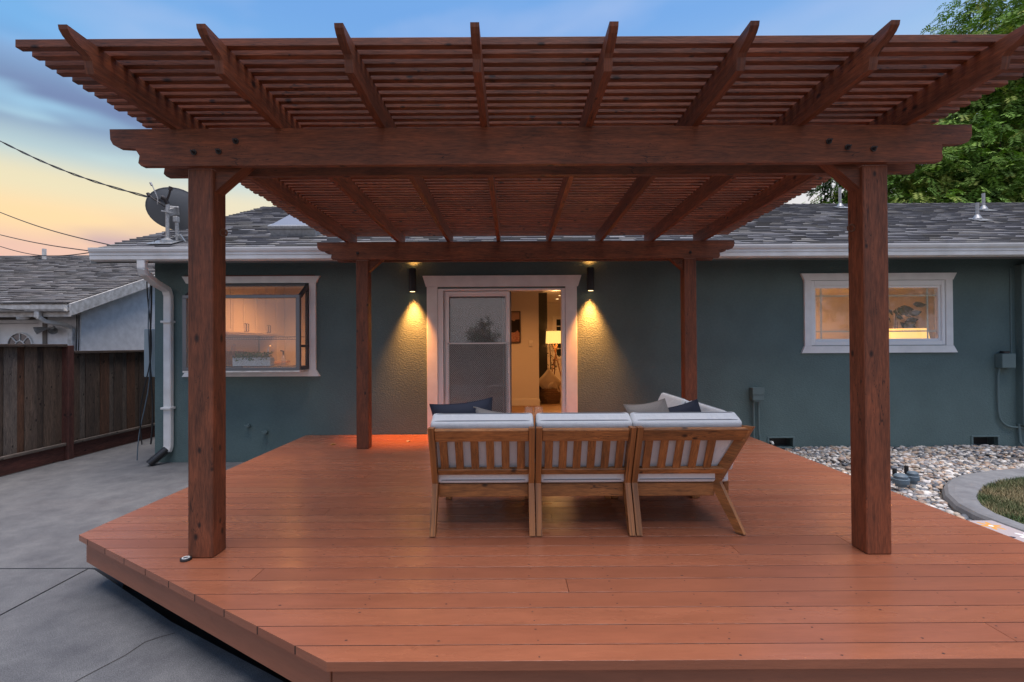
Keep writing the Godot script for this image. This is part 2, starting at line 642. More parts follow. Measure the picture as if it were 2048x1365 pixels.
	mat("cushion", lin(.84, .85, .84), 0.9, {"tri": true, "uv": Vector3(2.4, 2.4, 2.4), "tex": T.weave, "bump": T.wrinkle, "relief": 0.45, "sheen": 0.2})
	mat("piping", lin(.22, .23, .24), 0.9)
	mat("navy", lin(.045, .052, .078), 0.9, {"tri": true, "uv": Vector3(6, 6, 6), "tex": T.weave, "sheen": 0.3})
	mat("oatmeal", lin(.64, .59, .54), 0.95, {"tri": true, "uv": Vector3(4, 4, 4), "tex": noise_tex(0.22, Color(.62, .6, .58), W, 44, 2), "bump": T.fine, "relief": 0.4, "sheen": 0.3})
	mat("glass_ware", Color(0.95, 0.97, 0.97, 0.08), 0.05)
	M.glass_ware.transparency = BaseMaterial3D.TRANSPARENCY_ALPHA
	mat("pane", Color(0.9, 0.95, 0.95, 0.04), 0.02, {"spec": 0.72, "metal": 0.035})
	mat("door_pane", Color(0.9, 0.95, 0.95, 0.04), 0.02, {"spec": 0.72, "metal": 0.09})
	M.door_pane.transparency = BaseMaterial3D.TRANSPARENCY_ALPHA
	M.pane.transparency = BaseMaterial3D.TRANSPARENCY_ALPHA

	mat("inner_wall", lin(.72, .69, .65), 0.85)
	mat("inner_white", lin(.78, .77, .75), 0.6)
	mat("inner_ceiling", lin(.80, .79, .77), 0.9)
	mat("inner_floor", lin(.42, .27, .15), 0.4, {"tex": T.wood, "uv": G})
	mat("dark_brick", lin(.055, .047, .043), 0.85, {"tri": true, "uv": Vector3(2, 2, 2), "tex": T.speck})
	mat("cabinet", lin(.66, .60, .50), 0.5)
	mat("counter", lin(.40, .27, .16), 0.4)
	mat("backsplash", lin(.30, .27, .24), 0.5)
	mat("dark_sheet", lin(.018, .017, .016), 0.9)  # dark, for the sheet added behind the door glass so reflections show
	mat("curtain", lin(.20, .21, .225), 0.95)
	mat("linen", lin(.52, .42, .31), 0.95, {"tri": true, "uv": Vector3(6, 6, 6), "tex": T.weave})
	mat("wicker", lin(.28, .15, .07), 0.85, {"tri": true, "uv": Vector3(5, 14, 5), "tex": T.speck, "bump": T.fine, "relief": 0.6})
	mat("shade", lin(.85, .78, .62), 0.9, {"glow": Color(1.0, 0.78, 0.42), "power": 1.15})
	mat("bulb", lin(.9, .85, .75), 0.6, {"glow": Color(1.0, 0.85, 0.6), "power": 4.0})
	mat("plant", Color.WHITE, 0.6, {"vc": true, "back": Color(.3, .35, .2)})
	mat("night_glass", lin(.02, .03, .04), 0.05)
	mat("pvc", lin(.72, .72, .68), 0.5)
	mat("valve", lin(.10, .145, .18), 0.55)
	mat("planter_white", lin(.72, .73, .74), 0.6, {"tri": true, "uv": Vector3(5, 5, 5), "tex": T.dirtywhite})


# ---------------------------------------------------------------- ground
func ground() -> void:
	var b := mb()
	b.poly([Vector3(-150, -0.09, -150), Vector3(150, -0.09, -150), Vector3(150, -0.09, 150), Vector3(-150, -0.09, 150)], [Vector2(0, 0), Vector2(1, 0), Vector2(1, 1), Vector2(0, 1)], Vector3.UP)
	tag(put(b, "ground", M.soil), "", "", "", "structure")

	var patio := Node3D.new()
	patio.name = "concrete_patio"
	add_child(patio)
	tag(patio, "", "", "", "structure")
	var slabs := [
		[Vector2(-6.40, 3.575), Vector2(-3.07, 3.575), Vector2(-2.75, 3.43), Vector2(-2.75, 6.80), Vector2(-5.03, 6.80), Vector2(-5.03, 12.0), Vector2(-6.40, 12.0)],
		[Vector2(-6.40, 3.56), Vector2(-6.40, -6.0), Vector2(-3.115, -6.0), Vector2(-3.115, 3.56)],
		[Vector2(-3.10, 3.555), Vector2(-3.10, -6.0), Vector2(0.6, -6.0), Vector2(0.6, 2.15), Vector2(-0.78, 2.15), Vector2(-1.135, 2.369), Vector2(-2.017, 2.871), Vector2(-3.05, 3.545)],
		[Vector2(0.615, 2.15), Vector2(0.615, -6.0), Vector2(4.4, -6.0), Vector2(4.4, 2.15)]]
	for s in slabs:
		var sb := mb()
		sb.extrude(s, Vector3(0, -0.05, 0), Vector3.RIGHT, Vector3.FORWARD, Vector3.UP, 0.10)
		put(sb, "slab", M.concrete, patio)
	var cr := mb()
	var line := [Vector2(-2.135, 2.30), Vector2(-2.116, 2.381), Vector2(-2.084, 2.457), Vector2(-2.039, 2.559), Vector2(-2.021, 2.674), Vector2(-1.972, 2.719), Vector2(-1.914, 2.756)]
	for i in line.size() - 1:
		var p: Vector2 = line[i]
		var q: Vector2 = line[i + 1]
		var o := (q - p).orthogonal().normalized() * 0.0025
		cr.poly([D(p.x - o.x, 0.0015, p.y - o.y), D(p.x + o.x, 0.0015, p.y + o.y), D(q.x + o.x, 0.0015, q.y + o.y), D(q.x - o.x, 0.0015, q.y - o.y)], [Vector2.ZERO, Vector2.ZERO, Vector2.ZERO, Vector2.ZERO], Vector3.UP)
	put(cr, "crack", M.soil, patio)

	# raised bed on the right
	var g := mb()
	var nx := 30
	var nd := 24
	for i in nx:
		for j in nd:
			var p := []
			var uv := []
			for q in [[0, 0], [1, 0], [1, 1], [0, 1]]:
				var x: float = 3.17 + (i + q[0]) * 9.0 / nx
				var d: float = 2.2 + (j + q[1]) * (WALL - 2.2) / nd
				p.append(D(x, bed_height(x, d), d))
				uv.append(Vector2(x, d))
			g.poly(p, uv, Vector3.UP)
	g.poly([D(3.17, bed_height(3.17, 2.2), 2.2), D(3.17, -0.1, 2.2), D(3.17, -0.1, WALL), D(3.17, bed_height(3.17, WALL), WALL)], [Vector2.ZERO, Vector2.ZERO, Vector2.ZERO, Vector2.ZERO], Vector3.LEFT)
	tag(put(g, "gravel_path", M.grit), "", "", "", "structure")
	pebbles()
	lawn()


func bed_height(x: float, d: float) -> float:
	return lerpf(0.085, 0.125, clampf((x - 3.2) / 1.5, 0.0, 1.0)) + 0.012 * sin(x * 3.1 + d * 2.0)


const KERB_OUT := [Vector2(9.5, 5.75), Vector2(7.4, 5.72), Vector2(6.4, 5.63), Vector2(5.78, 5.50), Vector2(5.22, 5.38), Vector2(4.82, 5.24), Vector2(4.50, 5.05), Vector2(4.25, 4.82), Vector2(4.03, 4.55), Vector2(3.87, 4.26), Vector2(3.80, 4.0), Vector2(3.79, 3.78), Vector2(3.79, 3.57), Vector2(3.80, 3.2), Vector2(3.80, 2.4)]


func kerb_inner() -> Array:
	var out := []
	for i in KERB_OUT.size():
		var a: Vector2 = KERB_OUT[maxi(i - 1, 0)]
		var b: Vector2 = KERB_OUT[mini(i + 1, KERB_OUT.size() - 1)]
		var dir := (b - a).normalized()
		var nr := Vector2(-dir.y, dir.x)
		var wdt: float = [0.34, 0.34, 0.34, 0.34, 0.34, 0.33, 0.31, 0.28, 0.23, 0.19, 0.16, 0.14, 0.13, 0.13, 0.13][i]
		out.append(KERB_OUT[i] + nr * wdt)
	return out


func pebbles() -> void:
	var outline := PackedVector2Array()
	for p in KERB_OUT:
		outline.append(p)
	outline.append(Vector2(9.5, 2.4))
	var kinds := []
	for kk in 3:
		var nz := FastNoiseLite.new()
		nz.seed = 60 + kk
		nz.frequency = 0.9
		var b := mb()
		var rows := 6
		var cols := 9
		var pts := []
		for i in rows + 1:
			var th := PI * i / rows
			for j in cols + 1:
				var ph := TAU * (j % cols) / cols
				var q := Vector3(sin(th) * cos(ph), cos(th), sin(th) * sin(ph))
				q *= 1.0 + 0.22 * nz.get_noise_3dv(q * 1.3)
				pts.append(q)
		for i in rows:
			for j in cols:
				var k := [i * (cols + 1) + j, i * (cols + 1) + j + 1, (i + 1) * (cols + 1) + j + 1, (i + 1) * (cols + 1) + j]
				var p := []
				var nr := []
				for z in k:
					p.append(pts[z]); nr.append((pts[z] as Vector3).normalized())
				b.smooth_quad(p, nr, [Vector2.ZERO, Vector2.ZERO, Vector2.ZERO, Vector2.ZERO])
		var ms := b.mesh()
		ms.surface_set_material(0, M.pebble)
		kinds.append(ms)
	var tones := [Color(.46, .44, .40), Color(.58, .56, .52), Color(.36, .31, .25), Color(.24, .24, .245), Color(.12, .135, .155), Color(.075, .085, .10), Color(.40, .30, .22), Color(.28, .205, .16), Color(.49, .47, .45), Color(.19, .178, .165)]
	var holder := Node3D.new()
	holder.name = "gravel"
	add_child(holder)
	tag(holder, "rounded river pebbles of mixed greys and tans covering the planting bed", "gravel", "", "stuff")
	var sets := [[], [], []]
	var tint := [[], [], []]
	var tries := 0
	var grid := {}
	while tries < 50000 and sets[0].size() + sets[1].size() + sets[2].size() < 15500:
		tries += 1
		var x := 3.20 + pow(rng.randf(), 1.2) * 5.4
		var d := 3.55 + rng.randf() * (WALL - 3.57)
		if Geometry2D.is_point_in_polygon(Vector2(x + 0.02, d - 0.02), outline) or Geometry2D.is_point_in_polygon(Vector2(x + 0.03, d), outline):
			continue
		var bare := exp(-(pow((x - 4.05) / 0.42, 2.0) + pow((d - 5.9) / 0.25, 2.0))) + exp(-(pow((x - 6.4) / 0.55, 2.0) + pow((d - 6.15) / 0.14, 2.0)))
		if rng.randf() < bare * 1.15:
			continue
		var big := rng.randf_range(0.012, 0.027) * (1.35 if rng.randf() < 0.12 else 1.0)
		if d < 4.4:
			big *= 1.12
		var key := Vector2i(int(x / 0.037), int(d / 0.037))
		var lay: int = grid.get(key, 0)
		if lay > 2:
			continue
		grid[key] = lay + 1
		var bs := Basis.from_euler(Vector3(rng.randf_range(-0.35, 0.35), rng.randf() * TAU, rng.randf_range(-0.35, 0.35))) * Basis.from_scale(Vector3(big * rng.randf_range(1.0, 1.5), big * rng.randf_range(0.55, 0.8), big))
		var kk := rng.randi() % 3
		sets[kk].append(Transform3D(bs, D(x, bed_height(x, d) + big * 0.35 + lay * 0.016, d)))
		var c: Color = tones[rng.randi() % tones.size()]
		var f := rng.randf_range(0.8, 1.2)
		tint[kk].append(Color(c.r * f, c.g * f, c.b * f))
	for kk in 3:
		var mm := MultiMesh.new()
		mm.transform_format = MultiMesh.TRANSFORM_3D
		mm.use_colors = true
		mm.mesh = kinds[kk]
		mm.instance_count = sets[kk].size()
		for i in sets[kk].size():
			mm.set_instance_transform(i, sets[kk][i])
			mm.set_instance_color(i, tint[kk][i])
		var o := MultiMeshInstance3D.new()
		o.name = "pebbles"
		o.multimesh = mm
		tag(o, "", "", "", "stuff")
		holder.add_child(o, true)


func lawn() -> void:
	var inner := kerb_inner()
	# kerb: swept section with a rounded outer shoulder
	var b := mb()
	for i in inner.size() - 1:
		var secs := []
		for k in [i, i + 1]:
			var o: Vector2 = KERB_OUT[k]
			var n: Vector2 = inner[k]
			var w := (n - o)
			var sec := []
			for q in [[0.0, 0.0], [0.0, 0.13], [0.06, 0.165], [0.16, 0.188], [0.35, 0.198], [0.85, 0.20], [0.96, 0.19], [1.0, 0.17], [1.0, 0.0]]:
				sec.append(D(o.x + w.x * q[0], 0.025 + q[1], o.y + w.y * q[0]))
			secs.append(sec)
		for k in 8:
			var p := [secs[0][k], secs[1][k], secs[1][k + 1], secs[0][k + 1]]
			var mid: Vector3 = (p[0] + p[2]) * 0.5
			var ctr: Vector3 = (secs[0][0] + secs[1][8]) * 0.5
			b.poly(p, [Vector2.ZERO, Vector2.ZERO, Vector2.ZERO, Vector2.ZERO], Vector3(mid.x - ctr.x, (mid.y - ctr.y) * 2.0, mid.z - ctr.z))
	var k := put(b, "kerb", M.kerb)
	tag(k, "", "", "", "structure")
	var turf := mb()
	var poly := []
	for p in inner:
		poly.append(p)
	poly.append(Vector2(9.5, 2.4))
	turf.extrude(poly, Vector3(0, 0.145, 0), Vector3.RIGHT, Vector3.FORWARD, Vector3.UP, 0.06)
	tag(put(turf, "lawn", M.turf), "", "", "", "structure")
	var shape := PackedVector2Array()
	for p in poly:
		shape.append(p)
	var blade := mb()
	blade.poly([Vector3(-0.0028, 0, 0), Vector3(0.0028, 0, 0), Vector3(0.002, 0.55, 0.12), Vector3(-0.002, 0.55, 0.12)], [Vector2.ZERO, Vector2.ZERO, Vector2.ZERO, Vector2.ZERO], Vector3.BACK)
	blade.poly([Vector3(-0.002, 0.55, 0.12), Vector3(0.002, 0.55, 0.12), Vector3(0.0, 1.0, 0.42)], [Vector2.ZERO, Vector2.ZERO, Vector2.ZERO], Vector3.BACK)
	var ms := blade.mesh()
	ms.surface_set_material(0, M.blade)
	var nz := FastNoiseLite.new()
	nz.seed = 4
	nz.frequency = 1.6
	var tr := []
	var cl := []
	while tr.size() < 26000:
		var x := 3.82 + rng.randf() * 3.2
		var d := 2.6 + rng.randf() * 3.1
		if x > d * 1.12 + 0.4 or not Geometry2D.is_point_in_polygon(Vector2(x, d), shape):
			continue
		var dry := clampf(0.38 + nz.get_noise_2d(x, d) * 1.1 + rng.randf_range(-0.3, 0.3), 0.0, 1.0)
		var hgt := rng.randf_range(0.035, 0.075)
		var bs := Basis.from_euler(Vector3(rng.randf_range(-0.5, 0.5), rng.randf() * TAU, rng.randf_range(-0.3, 0.3)))
		tr.append(Transform3D(bs * Basis.from_scale(Vector3(1.3, hgt, hgt)), D(x, 0.174, d)))
		var c := Color(.05, .10, .028).lerp(Color(.34, .27, .15), dry)
		var f := rng.randf_range(0.75, 1.25)
		cl.append(Color(c.r * f, c.g * f, c.b * f))
	var mm := MultiMesh.new()
	mm.transform_format = MultiMesh.TRANSFORM_3D
	mm.use_colors = true
	mm.mesh = ms
	mm.instance_count = tr.size()
	for i in tr.size():
		mm.set_instance_transform(i, tr[i])
		mm.set_instance_color(i, cl[i])
	var o := MultiMeshInstance3D.new()
	o.name = "grass"
	o.multimesh = mm
	add_child(o)
	tag(o, "patchy half dry grass blades inside the curved kerb", "grass", "", "stuff")


# ---------------------------------------------------------------- house
func wall_sheet(b: MB, o: Vector3, ux: Vector3, nrm: Vector3, x0: float, x1: float, y0: float, y1: float, thick: float, holes: Array) -> void:
	# a wall of that thickness whose outer face lies at o; holes are Rect2 in (x, y)
	var xs := [x0, x1]
	var ys := [y0, y1]
	for h in holes:
		xs.append_array([h.position.x, h.end.x])
		ys.append_array([h.position.y, h.end.y])
	xs.sort()
	ys.sort()
	var P := func(x: float, y: float, k: float) -> Vector3: return o + ux * x + Vector3.UP * y - nrm * k
	for i in xs.size() - 1:
		for j in ys.size() - 1:
			var r := Rect2(xs[i], ys[j], xs[i + 1] - xs[i], ys[j + 1] - ys[j])
			if r.size.x < 1e-4 or r.size.y < 1e-4:
				continue
			var mid := r.get_center()
			var open := false
			for h in holes:
				if h.has_point(mid):
					open = true
			if open:
				continue
			for k in [0.0, thick]:
				b.poly([P.call(r.position.x, r.position.y, k), P.call(r.end.x, r.position.y, k), P.call(r.end.x, r.end.y, k), P.call(r.position.x, r.end.y, k)], [Vector2.ZERO, Vector2.ZERO, Vector2.ZERO, Vector2.ZERO], nrm if k == 0.0 else -nrm)
	var rims := holes.duplicate()
	rims.append(Rect2(x0, y0, x1 - x0, y1 - y0))
	for n in rims.size():
		var h: Rect2 = rims[n]
		var inward := n < holes.size()
		var c := [h.position, Vector2(h.end.x, h.position.y), h.end, Vector2(h.position.x, h.end.y)]
		for i in 4:
			var p: Vector2 = c[i]
			var q: Vector2 = c[(i + 1) % 4]
			var m2 := (p + q) * 0.5 - h.get_center()
			var outv := (ux * m2.x + Vector3.UP * m2.y) * (-1.0 if inward else 1.0)
			b.poly([P.call(p.x, p.y, 0.0), P.call(q.x, q.y, 0.0), P.call(q.x, q.y, thick), P.call(p.x, p.y, thick)], [Vector2.ZERO, Vector2.ZERO, Vector2.ZERO, Vector2.ZERO], outv)


func shingles(parent: Node3D, x0: float, x1: float, d0: float, y0: float, d1: float, slope: float, tones: Array, pick: Callable) -> void:
	# courses of laid shingles; the 300 that show largest are pieces, the rest one mass
	var run := d1 - d0
	var lng := run * sqrt(1 + slope * slope)
	var rows := int(lng / 0.138)
	var up := Vector3(0, slope, -1).normalized()
	var nr := Vector3(0, 1, slope).normalized()
	var all := []
	for r in rows:
		var x := x0 + rng.randf() * 0.1 - 0.1
		while x < x1:
			var w := rng.randf_range(0.12, 0.32)
			var xa := maxf(x, x0)
			var xb := minf(x + w - 0.004, x1)
			if xb - xa > 0.04:
				var a := D(0, y0, d0) + up * (r * 0.138 + rng.randf_range(-0.006, 0.006) - (0.015 if r == 0 else 0.0))
				all.append([xa, xb, a, rng.randf_range(0.010, 0.026), tones[rng.randi() % tones.size()], rng.randf_range(0.85, 1.15), pick.call(xa, r)])
			x += w
	all.sort_custom(func(p, q): return p[6] > q[6])
	var rest := mb()
	for i in all.size():
		var s: Array = all[i]
		var b: MB = mb() if i < 300 else rest
		var c: Color = s[4]
		b.tint = Color(c.r * s[5], c.g * s[5], c.b * s[5])
		var a: Vector3 = s[2]
		var e: Vector3 = a + up * 0.158
		var p0 := Vector3(s[0], a.y, a.z)
		var p1 := Vector3(s[1], a.y, a.z)
		var q0 := Vector3(s[0], e.y, e.z)
		var q1 := Vector3(s[1], e.y, e.z)
		var top: Vector3 = nr * (s[3] + 0.012)
		var te := nr * 0.010
		var Z := [Vector2.ZERO, Vector2.ZERO, Vector2.ZERO, Vector2.ZERO]
		b.poly([p0 + top, p1 + top, q1 + te, q0 + te], Z, nr)
		b.poly([p0, p1, p1 + top, p0 + top], Z, -up)
		b.poly([p0, p0 + top, q0 + te, q0], Z, Vector3.LEFT)
		b.poly([p1, p1 + top, q1 + te, q1], Z, Vector3.RIGHT)
		if i < 300:
			put(b, "shingle", M.shingle, parent)
	var o := put(rest, "shingles", M.shingle, parent)
	tag(o, "", "", "", "stuff")


func trapezoid(b: MB, xa0: float, xa1: float, ya: float, xb0: float, xb1: float, yb: float, d: float, thick: float) -> void:
	b.extrude([Vector2(xa0, ya), Vector2(xa1, ya), Vector2(xb1, yb), Vector2(xb0, yb)], D(0, 0, d - thick * 0.5), Vector3.RIGHT, Vector3.UP, Vector3.BACK, thick)


func house() -> void:
	var H := thing("house", "single storey house with dark teal stucco walls and grey shingle roof", "house", D(0, 0, WALL))
	var o := D(0, 0, WALL)
	var L := func(x: float, y: float, d: float) -> Vector3: return D(x, y, d) - o   # house-local point
	var holes := [Rect2(-1.04, DK + 0.01, 1.79, 2.413 - DK - 0.01), Rect2(-4.42, 1.30, 1.57, 1.19), Rect2(4.20, 1.585, 1.88, 0.91), Rect2(3.60, 0.165, 0.33, 0.125), Rect2(6.46, 0.165, 0.345, 0.125)]
	var b := mb()
	wall_sheet(b, Vector3.ZERO, Vector3.RIGHT, Vector3.BACK, -5.02, 13.0, -0.1, 2.90, 0.16, holes)
	put(b, "wall", M.stucco, H)
	b = mb()   # gable end
	b.extrude([Vector2(0.16, -0.1), Vector2(8.1, -0.1), Vector2(8.1, 2.80), Vector2(3.8, 4.50), Vector2(0.16, 3.02)], Vector3(-4.94, 0, 0), Vector3.FORWARD, Vector3.UP, Vector3.LEFT, 0.16)
	put(b, "wall", M.stucco, H)
	b = mb()
	b.span(L.call(13.0, -0.1, WALL + 0.0), L.call(12.84, 2.86, 14.9))
	b.span(L.call(-5.0, -0.1, 14.9), L.call(13.0, 2.86, 15.05))
	put(b, "wall", M.stucco, H)

	# roof: two slopes with thickness, fascia, soffit
	var R := Node3D.new()
	R.name = "roof"
	H.add_child(R)
	var e := Vector2(6.27, 2.86)
	var ridge := Vector2(10.6, 2.86 + 4.33 * PITCH_ROOF)
	b = mb()
	b.extrude([Vector2(6.27, 2.84), Vector2(10.6, ridge.y - 0.02), Vector2(14.95, 2.84), Vector2(14.95, 2.70), Vector2(10.6, ridge.y - 0.17), Vector2(6.27, 2.70)], o * -1.0 + Vector3(3.9, 0, 0), Vector3.FORWARD, Vector3.UP, Vector3.RIGHT, 18.7)
	put(b, "roof_deck", M.soffit, R)
	b = mb()   # ridge caps
	var x := -5.44
	while x < 13.2:
		b.tint = Color(.13, .125, .13) * rng.randf_range(0.8, 1.25)
		for s in [-1.0, 1.0]:
			var nr := Vector3(0, 1, -s * PITCH_ROOF).normalized()
			var c0: Vector3 = L.call(x, ridge.y + 0.035 + rng.randf() * 0.008, 10.6)
			var c1: Vector3 = L.call(x + 0.2, ridge.y + 0.028, 10.6)
			var dn: Vector3 = Vector3(0, -PITCH_ROOF, -s).normalized() * 0.15
			b.poly([c0, c1, c1 + dn, c0 + dn], [Vector2.ZERO, Vector2.ZERO, Vector2.ZERO, Vector2.ZERO], Vector3(0, 1, 0))
		x += 0.2
	put(b, "ridge_cap", M.shingle, R)
	var tones := [Color(.25, .25, .26), Color(.28, .28, .29), Color(.31, .31, .32), Color(.255, .245, .232), Color(.215, .215, .23), Color(.29, .282, .268), Color(.262, .262, .28)]
	shingles(R, -5.43, 13.2, 6.25 - WALL, 2.86, 10.6 - WALL, PITCH_ROOF, tones, func(xx, r): return (1.0 if (xx > -5.2 and xx < -1.9) or (xx > 2.9 and xx < 7.2) else 0.0) * 10.0 - r * 0.5)
	b = mb()   # barge board on the gable
	b.extrude([Vector2(6.29, 2.86), Vector2(10.6, ridge.y - 0.01), Vector2(10.6, ridge.y - 0.16), Vector2(6.29, 2.71)], o * -1.0 + Vector3(-5.455, 0, 0), Vector3.FORWARD, Vector3.UP, Vector3.RIGHT, 0.03)
	put(b, "barge_board", M.white_trim, R)

	# gutter with a moulded front, then the downspout
	b = mb()
	b.extrude([Vector2(6.265, 2.72), Vector2(6.20, 2.72), Vector2(6.172, 2.735), Vector2(6.170, 2.775), Vector2(6.176, 2.782), Vector2(6.165, 2.79), Vector2(6.165, 2.815), Vector2(6.150, 2.835), Vector2(6.143, 2.862), Vector2(6.143, 2.882), Vector2(6.152, 2.882), Vector2(6.156, 2.86), Vector2(6.18, 2.80), Vector2(6.19, 2.735), Vector2(6.255, 2.735), Vector2(6.265, 2.86)], o * -1.0 + Vector3(3.9, 0, 0), Vector3.FORWARD, Vector3.UP, Vector3.RIGHT, 18.55)
	put(b, "gutter", M.gutter, H)
	b = mb()
	var sec := [L.call(-4.735, 2.725, 6.215), L.call(-4.735, 2.63, 6.215), L.call(-4.745, 2.57, 6.25), L.call(-4.775, 2.47, 6.50), L.call(-4.785, 2.41, 6.72), L.call(-4.79, 2.33, 6.765), L.call(-4.79, 0.24, 6.765), L.call(-4.80, 0.17, 6.75)]
	for i in sec.size() - 1:
		var dir: Vector3 = (sec[i + 1] - sec[i]).normalized()
		b.bar(sec[i] - dir * 0.012, sec[i + 1] + dir * 0.012, 0.105, 0.075, Vector3.BACK if absf(dir.y) > 0.6 else Vector3.UP, 0.01)
	put(b, "downspout", M.gutter, H)
	b = mb()
	for y in [1.95, 0.75]:
		b.span(L.call(-4.86, y, 6.70), L.call(-4.72, y + 0.03, 6.81), 0.004)
	put(b, "strap", M.gutter, H)
	b = mb()
	for i in 13:
		var f0: float = i / 13.0
		var p := D(-4.80, 0.19, 6.745).lerp(D(-4.93, 0.03, 6.60), f0) - o
		var q := D(-4.80, 0.19, 6.745).lerp(D(-4.93, 0.03, 6.60), f0 + 0.04) - o
		b.tube([p, q], 0.058, 12)
	b.tube([D(-4.80, 0.20, 6.745) - o, D(-4.935, 0.025, 6.595) - o], 0.05, 12)
	put(b, "drain_hose", M.black_metal, H)

	# chase on the right and the corner bead
	b = mb()
	b.span(L.call(7.075, 0.46, WALL - 0.10), L.call(7.6, 2.70, WALL + 0.01), 0.006)
	put(b, "wall_chase", M.stucco, H)
	b = mb()
	b.span(L.call(7.0, 1.46, WALL - 0.014), L.call(7.022, 2.66, WALL + 0.002), 0.003)
	put(b, "corner_bead", M.paint_teal, H)

	# door surround
	var S := Node3D.new()
	S.name = "patio_door"
	H.add_child(S)
	b = mb()
	trapezoid(b, -1.20, 0.927, 2.437, -1.247, 0.976, 2.59, 0.0, 0.045)
	put(b, "header_trim", M.white_trim, S)
	for xx in [[-1.19, -1.042], [0.752, 0.912]]:
		b = mb()
		b.span(L.call(xx[0], DK + 0.004, WALL - 0.034), L.call(xx[1], 2.436, WALL + 0.01), 0.003)
		put(b, "side_trim", M.white_trim, S)
	b = mb()   # vinyl frame lining the opening
	for r in [[-1.04, -0.965, DK + 0.05, 2.412], [0.700, 0.749, DK + 0.05, 2.412]]:
		b.span(L.call(r[0], r[2], WALL - 0.012), L.call(r[1], r[3], WALL + 0.13), 0.004)
	b.span(L.call(-0.965, 2.385, WALL - 0.012), L.call(0.70, 2.412, WALL + 0.13), 0.004)
	b.span(L.call(-1.04, DK + 0.012, WALL - 0.03), L.call(0.749, DK + 0.05, WALL + 0.13), 0.004)
	put(b, "frame", M.vinyl, S)
	b = mb()   # sliding panel behind
	for r in [[-0.962, -0.90, DK + 0.055, 2.38], [-0.09, -0.028, DK + 0.055, 2.38], [-0.90, -0.09, 2.31, 2.38], [-0.90, -0.09, DK + 0.055, DK + 0.16]]:
		b.span(L.call(r[0], r[2], WALL + 0.05), L.call(r[1], r[3], WALL + 0.09), 0.004)
	put(b, "sliding_panel", M.vinyl, S)
	b = mb()
	b.span(L.call(-0.898, DK + 0.16, WALL + 0.068), L.call(-0.092, 2.308, WALL + 0.072))
	put(b, "pane", M.door_pane, S)
	b = mb()   # screen door in front
	for r in [[-0.935, -0.885, DK + 0.055, 2.375], [-0.078, -0.034, DK + 0.055, 2.375], [-0.885, -0.078, 2.335, 2.375], [-0.885, -0.078, DK + 0.055, DK + 0.10], [-0.92, -0.05, 1.632, 1.652]]:
		b.span(L.call(r[0], r[2], WALL + 0.012), L.call(r[1], r[3], WALL + 0.036), 0.003)
	put(b, "screen_frame", M.vinyl, S)
	b = mb()   # expanded metal guard
	var yy := DK + 0.10
	var row := 0
	while yy < 1.625:
		var xq := -0.91 + (0.0 if row % 2 == 0 else 0.0145)
		while xq < -0.055:
			b.bar(L.call(xq, yy, WALL + 0.008), L.call(xq + 0.0145, yy + 0.0125, WALL + 0.008), 0.0032, 0.003, Vector3.BACK)
			b.bar(L.call(xq + 0.0145, yy + 0.0125, WALL + 0.008), L.call(xq + 0.029, yy, WALL + 0.008), 0.0032, 0.003, Vector3.BACK)
			xq += 0.029
		yy += 0.0125
		row += 1
	var guard := put(b, "metal_guard", mat("guard_metal", lin(.42, .43, .43), 0.4, {"metal": 0.7}), S)
	tag(guard, "silver expanded metal guard over the lower half", "", "", "stuff")
	b = mb()
	b.span(L.call(-0.95, 0.90, WALL - 0.004), L.call(-0.94, 1.70, WALL + 0.012), 0.002)
	b.span(L.call(-0.062, 0.80, WALL - 0.006), L.call(-0.048, 1.66, WALL + 0.010), 0.002)
	put(b, "guard_rail", M.aluminium, S)
	b = mb()
	b.span(L.call(-0.060, 1.22, WALL - 0.02), L.call(-0.040, 1.44, WALL + 0.010), 0.006)
	put(b, "handle", M.vinyl, S)

	garden_window(H, L)
	right_window(H, L)

	# crawl space vents
	for xx in [[3.60, 3.93], [6.46, 6.805]]:
		b = mb()
		b.span(L.call(xx[0] - 0.03, 0.145, WALL - 0.012), L.call(xx[1] + 0.03, 0.165, WALL + 0.02), 0.003)
		b.span(L.call(xx[0] - 0.03, 0.290, WALL - 0.012), L.call(xx[1] + 0.03, 0.310, WALL + 0.02), 0.003)
		b.span(L.call(xx[0] - 0.03, 0.165, WALL - 0.012), L.call(xx[0], 0.290, WALL + 0.02), 0.003)
		b.span(L.call(xx[1], 0.165, WALL - 0.012), L.call(xx[1] + 0.03, 0.290, WALL + 0.02), 0.003)
		put(b, "vent_frame", M.paint_teal, H)
		b = mb()
		var q: float = xx[0] + 0.008
		while q < xx[1]:
			b.span(L.call(q, 0.165, WALL + 0.05), L.call(q + 0.0015, 0.29, WALL + 0.0515))
			q += 0.009
		b.span(L.call(xx[0], 0.165, WALL + 0.15), L.call(xx[1], 0.29, WALL + 0.155))
		put(b, "vent_mesh", M.black_metal, H)
	b = mb()
	b.tube([L.call(3.63, 0.235, WALL + 0.04), L.call(3.63, 0.235, WALL - 0.035), L.call(3.625, 0.215, WALL - 0.05)], 0.017, 10)
	put(b, "pipe_stub", M.pvc, H)

	# skylight and flue pipes on the roof
	var rise := func(d: float) -> float: return 2.86 + (d - 6.25) * PITCH_ROOF + 0.02
	var ra := Basis(Vector3.RIGHT, atan(PITCH_ROOF))
	var SK := Node3D.new()
	SK.name = "skylight"
	H.add_child(SK)
	var sc: Vector3 = L.call(-3.19, rise.call(7.38) + 0.03, 7.38)
	b = mb()
	b.box(sc, Vector3(0.66, 0.15, 0.66), 0.006, 0, ra)
	put(b, "curb", M.flashing, SK)
	b = mb()
	b.box(sc + ra * Vector3(0, 0.105, 0), Vector3(0.70, 0.06, 0.70), 0.012, 0, ra)
	put(b, "skylight_frame", M.steel, SK)
	b = mb()
